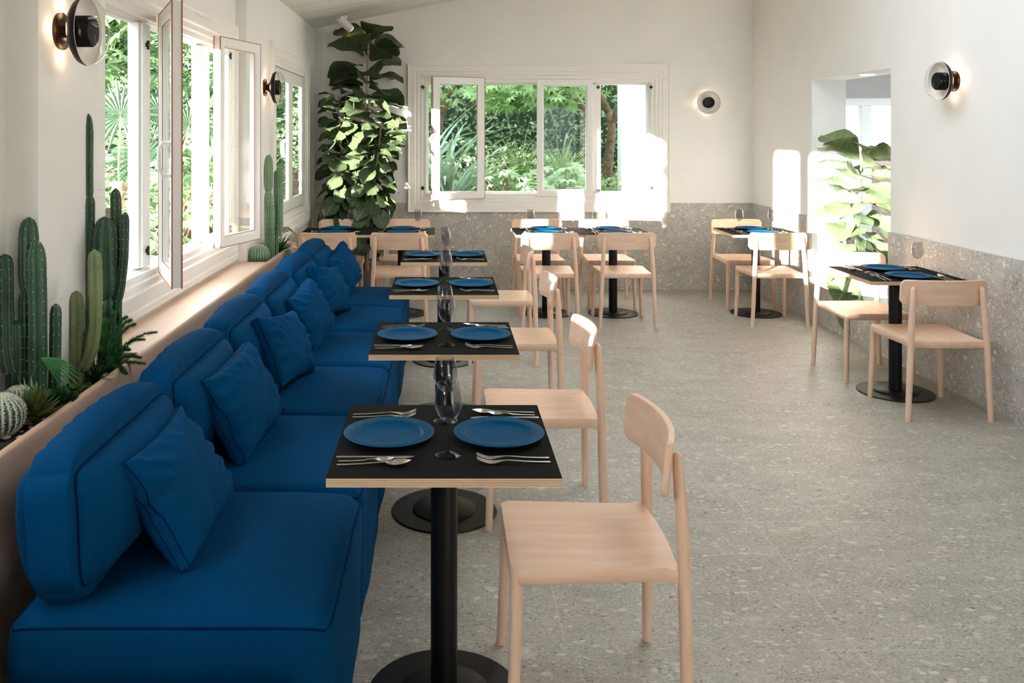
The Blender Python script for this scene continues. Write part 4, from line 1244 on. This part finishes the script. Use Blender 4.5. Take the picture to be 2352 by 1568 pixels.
def treeX(label, tp, tr, branches, crown, n, size, mat, tmpl, seed):
    root = thing('garden_tree', label, 'tree', tp[0]); b = Vector(tp[0])
    rel = lambda pts: [Vector(p) - b for p in pts]
    g = G(); g.tube(rel(tp), tr, 10); g.build('trunk', M_bark, root, smooth=180)
    for pts, rd in branches:
        g = G(); g.tube(rel(pts), rd, 8); g.build('branch', M_bark, root, smooth=180)
    rr = random.Random(seed); ms = []
    for k in range(n):
        x0, x1, y0, y1, z0, z1 = crown[k % len(crown)]
        p = Vector((rr.uniform(x0, x1), rr.uniform(y0, y1), rr.uniform(z0, z1))) - b
        d = Vector((rr.gauss(0, 1), rr.gauss(0, 1), rr.gauss(0, .4) - .3)); upv = Vector((rr.gauss(-.3, .4), rr.gauss(-.6, .4), rr.gauss(.9, .4)))
        ms.append(frame(p, d, upv, size * rr.uniform(.6, 1.25)))
    g = G(); inst(g, tmpl, ms); g.build('foliage', mat, root, smooth=0)
    return root
treeX('brown-trunked tree with forked branches outside the right light of the back window',
      [(2.12, 11.2, .6), (2.10, 11.2, 1.2), (2.16, 11.2, 1.7), (2.10, 11.15, 1.95)], [.075, .065, .055, .05],
      [([(2.10, 11.15, 1.93), (1.98, 11.1, 2.15), (1.95, 11.0, 2.5), (2.0, 11, 2.9)], [.05, .04, .035, .02]), ([(2.15, 11.15, 1.80), (2.3, 11.2, 2.1), (2.5, 11.2, 2.5)], [.04, .035, .02]),
       ([(1.95, 11.0, 1.75), (1.65, 10.9, 2.08), (1.35, 10.8, 2.22), (.9, 10.8, 2.3)], [.03, .035, .03, .015])],
      [(.2, 3.0, 10.6, 12.2, 2.12, 3.3), (.4, 1.7, 10.6, 11.6, 1.98, 2.35)], 700, .15, L_maple, PT, 41)
treeX('tree with low brown branch seen through the open sash of the back window',
      [(-.2, 12.2, .7), (-.15, 12.2, 1.5), (.05, 12.1, 2.2), (.3, 12.0, 2.6)], [.07, .06, .05, .04], [([(-.1, 12.2, 1.7), (-.5, 12.1, 2.3), (-.9, 12, 2.9)], [.04, .035, .02]), ([(.3, 12, 2.0), (.8, 11.9, 2.22), (1.1, 11.8, 2.15)], [.025, .02, .012])],
      [(-1.3, 1.2, 11.5, 12.6, 2.0, 3.4)], 520, .13, L_bright, PT, 42)
treeX('broad-leaved tree with hanging leaves outside the long left window',
      [(-3.6, 8.6, .9), (-3.55, 8.6, 1.8), (-3.3, 8.5, 2.8), (-3.2, 8.4, 4.0)], [.09, .08, .06, .04], [([(-3.5, 8.6, 2.0), (-3.0, 8.1, 2.6), (-2.6, 7.7, 3.0)], [.04, .03, .02]), ([(-3.5, 8.6, 2.3), (-4.1, 8.9, 3.0)], [.04, .02])],
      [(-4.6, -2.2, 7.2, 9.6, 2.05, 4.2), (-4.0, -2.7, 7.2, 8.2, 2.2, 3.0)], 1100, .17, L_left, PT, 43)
treeX('slender tree behind the half-open left sash',
      [(-2.55, 10.4, .8), (-2.5, 10.4, 1.6), (-2.62, 10.4, 2.3), (-2.5, 10.4, 3.2)], [.09, .08, .06, .05], [([(-2.6, 10.4, 2.1), (-2.2, 10.3, 2.8)], [.03, .02])],
      [(-3.3, -1.8, 10.0, 11.2, 2.1, 3.8)], 420, .14, L_left, PT, 44)
r = leafmass('sun_block_shrub', 'dense unseen shrub added to block sun from the long left window', 'shrub', (-3.25, -2.65, 1.66, 2.40, .3, 2.8), 3200, .10, L_hedge, seed=91)  # unseen foliage added to stop a sun patch on the back wall
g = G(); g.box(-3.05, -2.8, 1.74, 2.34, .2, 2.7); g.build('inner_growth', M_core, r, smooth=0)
def fan_palm(label, base, fans, seed):
    root = thing('fan_palm', label, 'palm', base)
    g = G(); top = max(f[2] for f in fans)
    for fx, fy, fz, r in fans: g.tube([(0, 0, 0), (fx * .3, fy * .3, fz * .6), (fx, fy, fz)], .008, 6)
    g.tube([(0, 0, -.3), (0, 0, .35)], .05, 10)
    g.build('stem', M_bark, root, smooth=180)
    rr = random.Random(seed)
    for fx, fy, fz, r in fans:
        g = G(); n = Vector((rr.uniform(.2, .6), -1, rr.uniform(-.2, .5))).normalized(); a = n.cross(Vector((0, 0, 1))).normalized(); b = a.cross(n)
        for k in range(26):
            th = R(-160 + 320 * k / 25) + PI / 2; d = a * math.cos(th) + b * math.sin(th) * -1 if False else a * math.cos(th) + b * math.sin(th)
            c = Vector((fx, fy, fz)); s = n.cross(d).normalized(); L = r * rr.uniform(.85, 1.05)
            g.rows([[c, c + n * .001, c], [c + d * L * .5 - s * .016, c + d * L * .5 + n * .010, c + d * L * .5 + s * .016], [c + d * L - s * .002 - Vector((0, 0, .04)), c + d * L + n * .003 - Vector((0, 0, .04)), c + d * L + s * .002 - Vector((0, 0, .04))]])
        g.build('fan_leaf', L_palm, root, smooth=0)
    return root
fan_palm('dark fan palm outside the near light of the left window', (-2.62, 7.0, .9), [(0.02, 0, .88, .34), (.10, .3, .55, .3)], 51)
fan_palm('fan palm in the middle of the left garden bed', (-2.62, 8.6, 1.0), [(.1, 0, .72, .36), (-.25, .2, .85, .34), (.25, .1, .45, .28)], 52)
def shrub_big(label, base, n, size, h, spread, mat, seed, stemmat=M_redstem):
    rr = random.Random(seed); root = thing('leafy_shrub', label, 'shrub', base)
    g = G(); gs = G(); ms = []
    for k in range(n):
        az = rr.uniform(0, 6.28); r = spread * rr.random() ** .5; z = h * rr.uniform(.35, 1.0)
        tip = Vector((r * math.cos(az), r * math.sin(az), z))
        if k % 3 == 0: gs.tube([(0, 0, 0), (tip.x * .35, tip.y * .35, z * .6), tip], [.010, .007, .004], 6)
        d = Vector((math.cos(az) + rr.gauss(0, .4), math.sin(az) + rr.gauss(0, .4) - .4, -.25))
        ms.append(frame(tip, d, (rr.gauss(-.2, .3), rr.gauss(-.7, .3), 1), size * rr.uniform(.7, 1.25)))
    inst(g, PT, ms); g.build('foliage', mat, root, smooth=0); gs.build('stem', stemmat, root, smooth=180)
    return root
shrub_big('bright castor-leaved shrub with red stems below the open middle light of the back window', (.75, 10.1, .3), 40, .17, 1.0, .42, L_bright, 61)
shrub_big('second castor-leaved shrub behind the closed light of the back window', (1.38, 10.2, .3), 38, .17, .98, .36, L_bright, 62)
shrub_big('leafy shrub at the foot of the forked tree', (2.15, 10.9, .4), 30, .13, .75, .35, L_maple, 63)
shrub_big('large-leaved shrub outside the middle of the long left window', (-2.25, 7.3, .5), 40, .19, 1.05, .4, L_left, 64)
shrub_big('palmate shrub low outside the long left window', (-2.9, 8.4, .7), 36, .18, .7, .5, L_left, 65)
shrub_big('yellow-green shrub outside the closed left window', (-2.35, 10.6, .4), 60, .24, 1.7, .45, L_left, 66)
shrub_big('castor-leaved shrub near the house wall outside the left window', (-2.0, 6.3, .4), 16, .16, .95, .22, L_left, 67)
def strappy(label, base, n, L, w_, mat, seed, e=(.5, 1.5), droop=(.6, 1.8), name='flax_plant'):
    rr = random.Random(seed); root = thing(name, label, 'flax', base); g = G()
    for k in range(n): strap(g, (rr.uniform(-.05, .05), rr.uniform(-.05, .05), 0), rr.uniform(0, 6.28), rr.uniform(*e), L * rr.uniform(.7, 1.1), w_ * rr.uniform(.7, 1.2), rr.uniform(*droop), 9, fold=.4)
    g.build('foliage', mat, root, smooth=180); return root
strappy('grey green flax with broad sword leaves behind the open sash of the back window', (.02, 10.2, .6), 80, 1.55, .030, L_strap, 71)
strappy('second sword-leaved flax beside the grey green one', (-.25, 10.7, .9), 50, 1.5, .030, L_strap, 76)
strappy('variegated arching grass in the middle of the back garden', (1.0, 11.4, .9), 120, 1.0, .010, L_grass, 72, name='arching_grass')
strappy('fine arching grass behind the closed light of the back window', (1.55, 11.7, .9), 110, 1.0, .009, L_grass, 73, name='arching_grass')
strappy('grassy tuft among the palms outside the left window', (-2.5, 9.6, 1.0), 120, 1.1, .010, L_left, 74, name='arching_grass')
strappy('pale grass outside the closed left window', (-2.1, 9.6, .6), 90, 1.2, .010, L_left, 75, name='arching_grass')
leafmass('low_border', 'low leafy planting along the foot of the back garden', 'shrub', (-.8, 3.2, 10.2, 12.2, .4, 1.12), 3000, .09, L_maple, seed=81)
leafmass('low_border', 'low leafy planting in the left garden bed', 'shrub', (-5.5, -2.3, 9.2, 12.5, .8, 1.35), 2600, .11, L_hedge, seed=82)
# white garden wall outside the right light, and one beyond the annex door
g = G(); g.box(2.10, 3.50, 10.3, 10.55, .0, 3.2); o = g.build('garden_wall', M_white, None, smooth=0); tag(o, 'plain white garden wall outside the right light of the back window', 'wall', kind='structure')
g = G(); g.box(4.0, 5.3, 10.9, 11.1, .0, 3.6); o = g.build('garden_wall', M_white, None, smooth=0); tag(o, 'white wall seen through the side opening', 'wall', kind='structure')
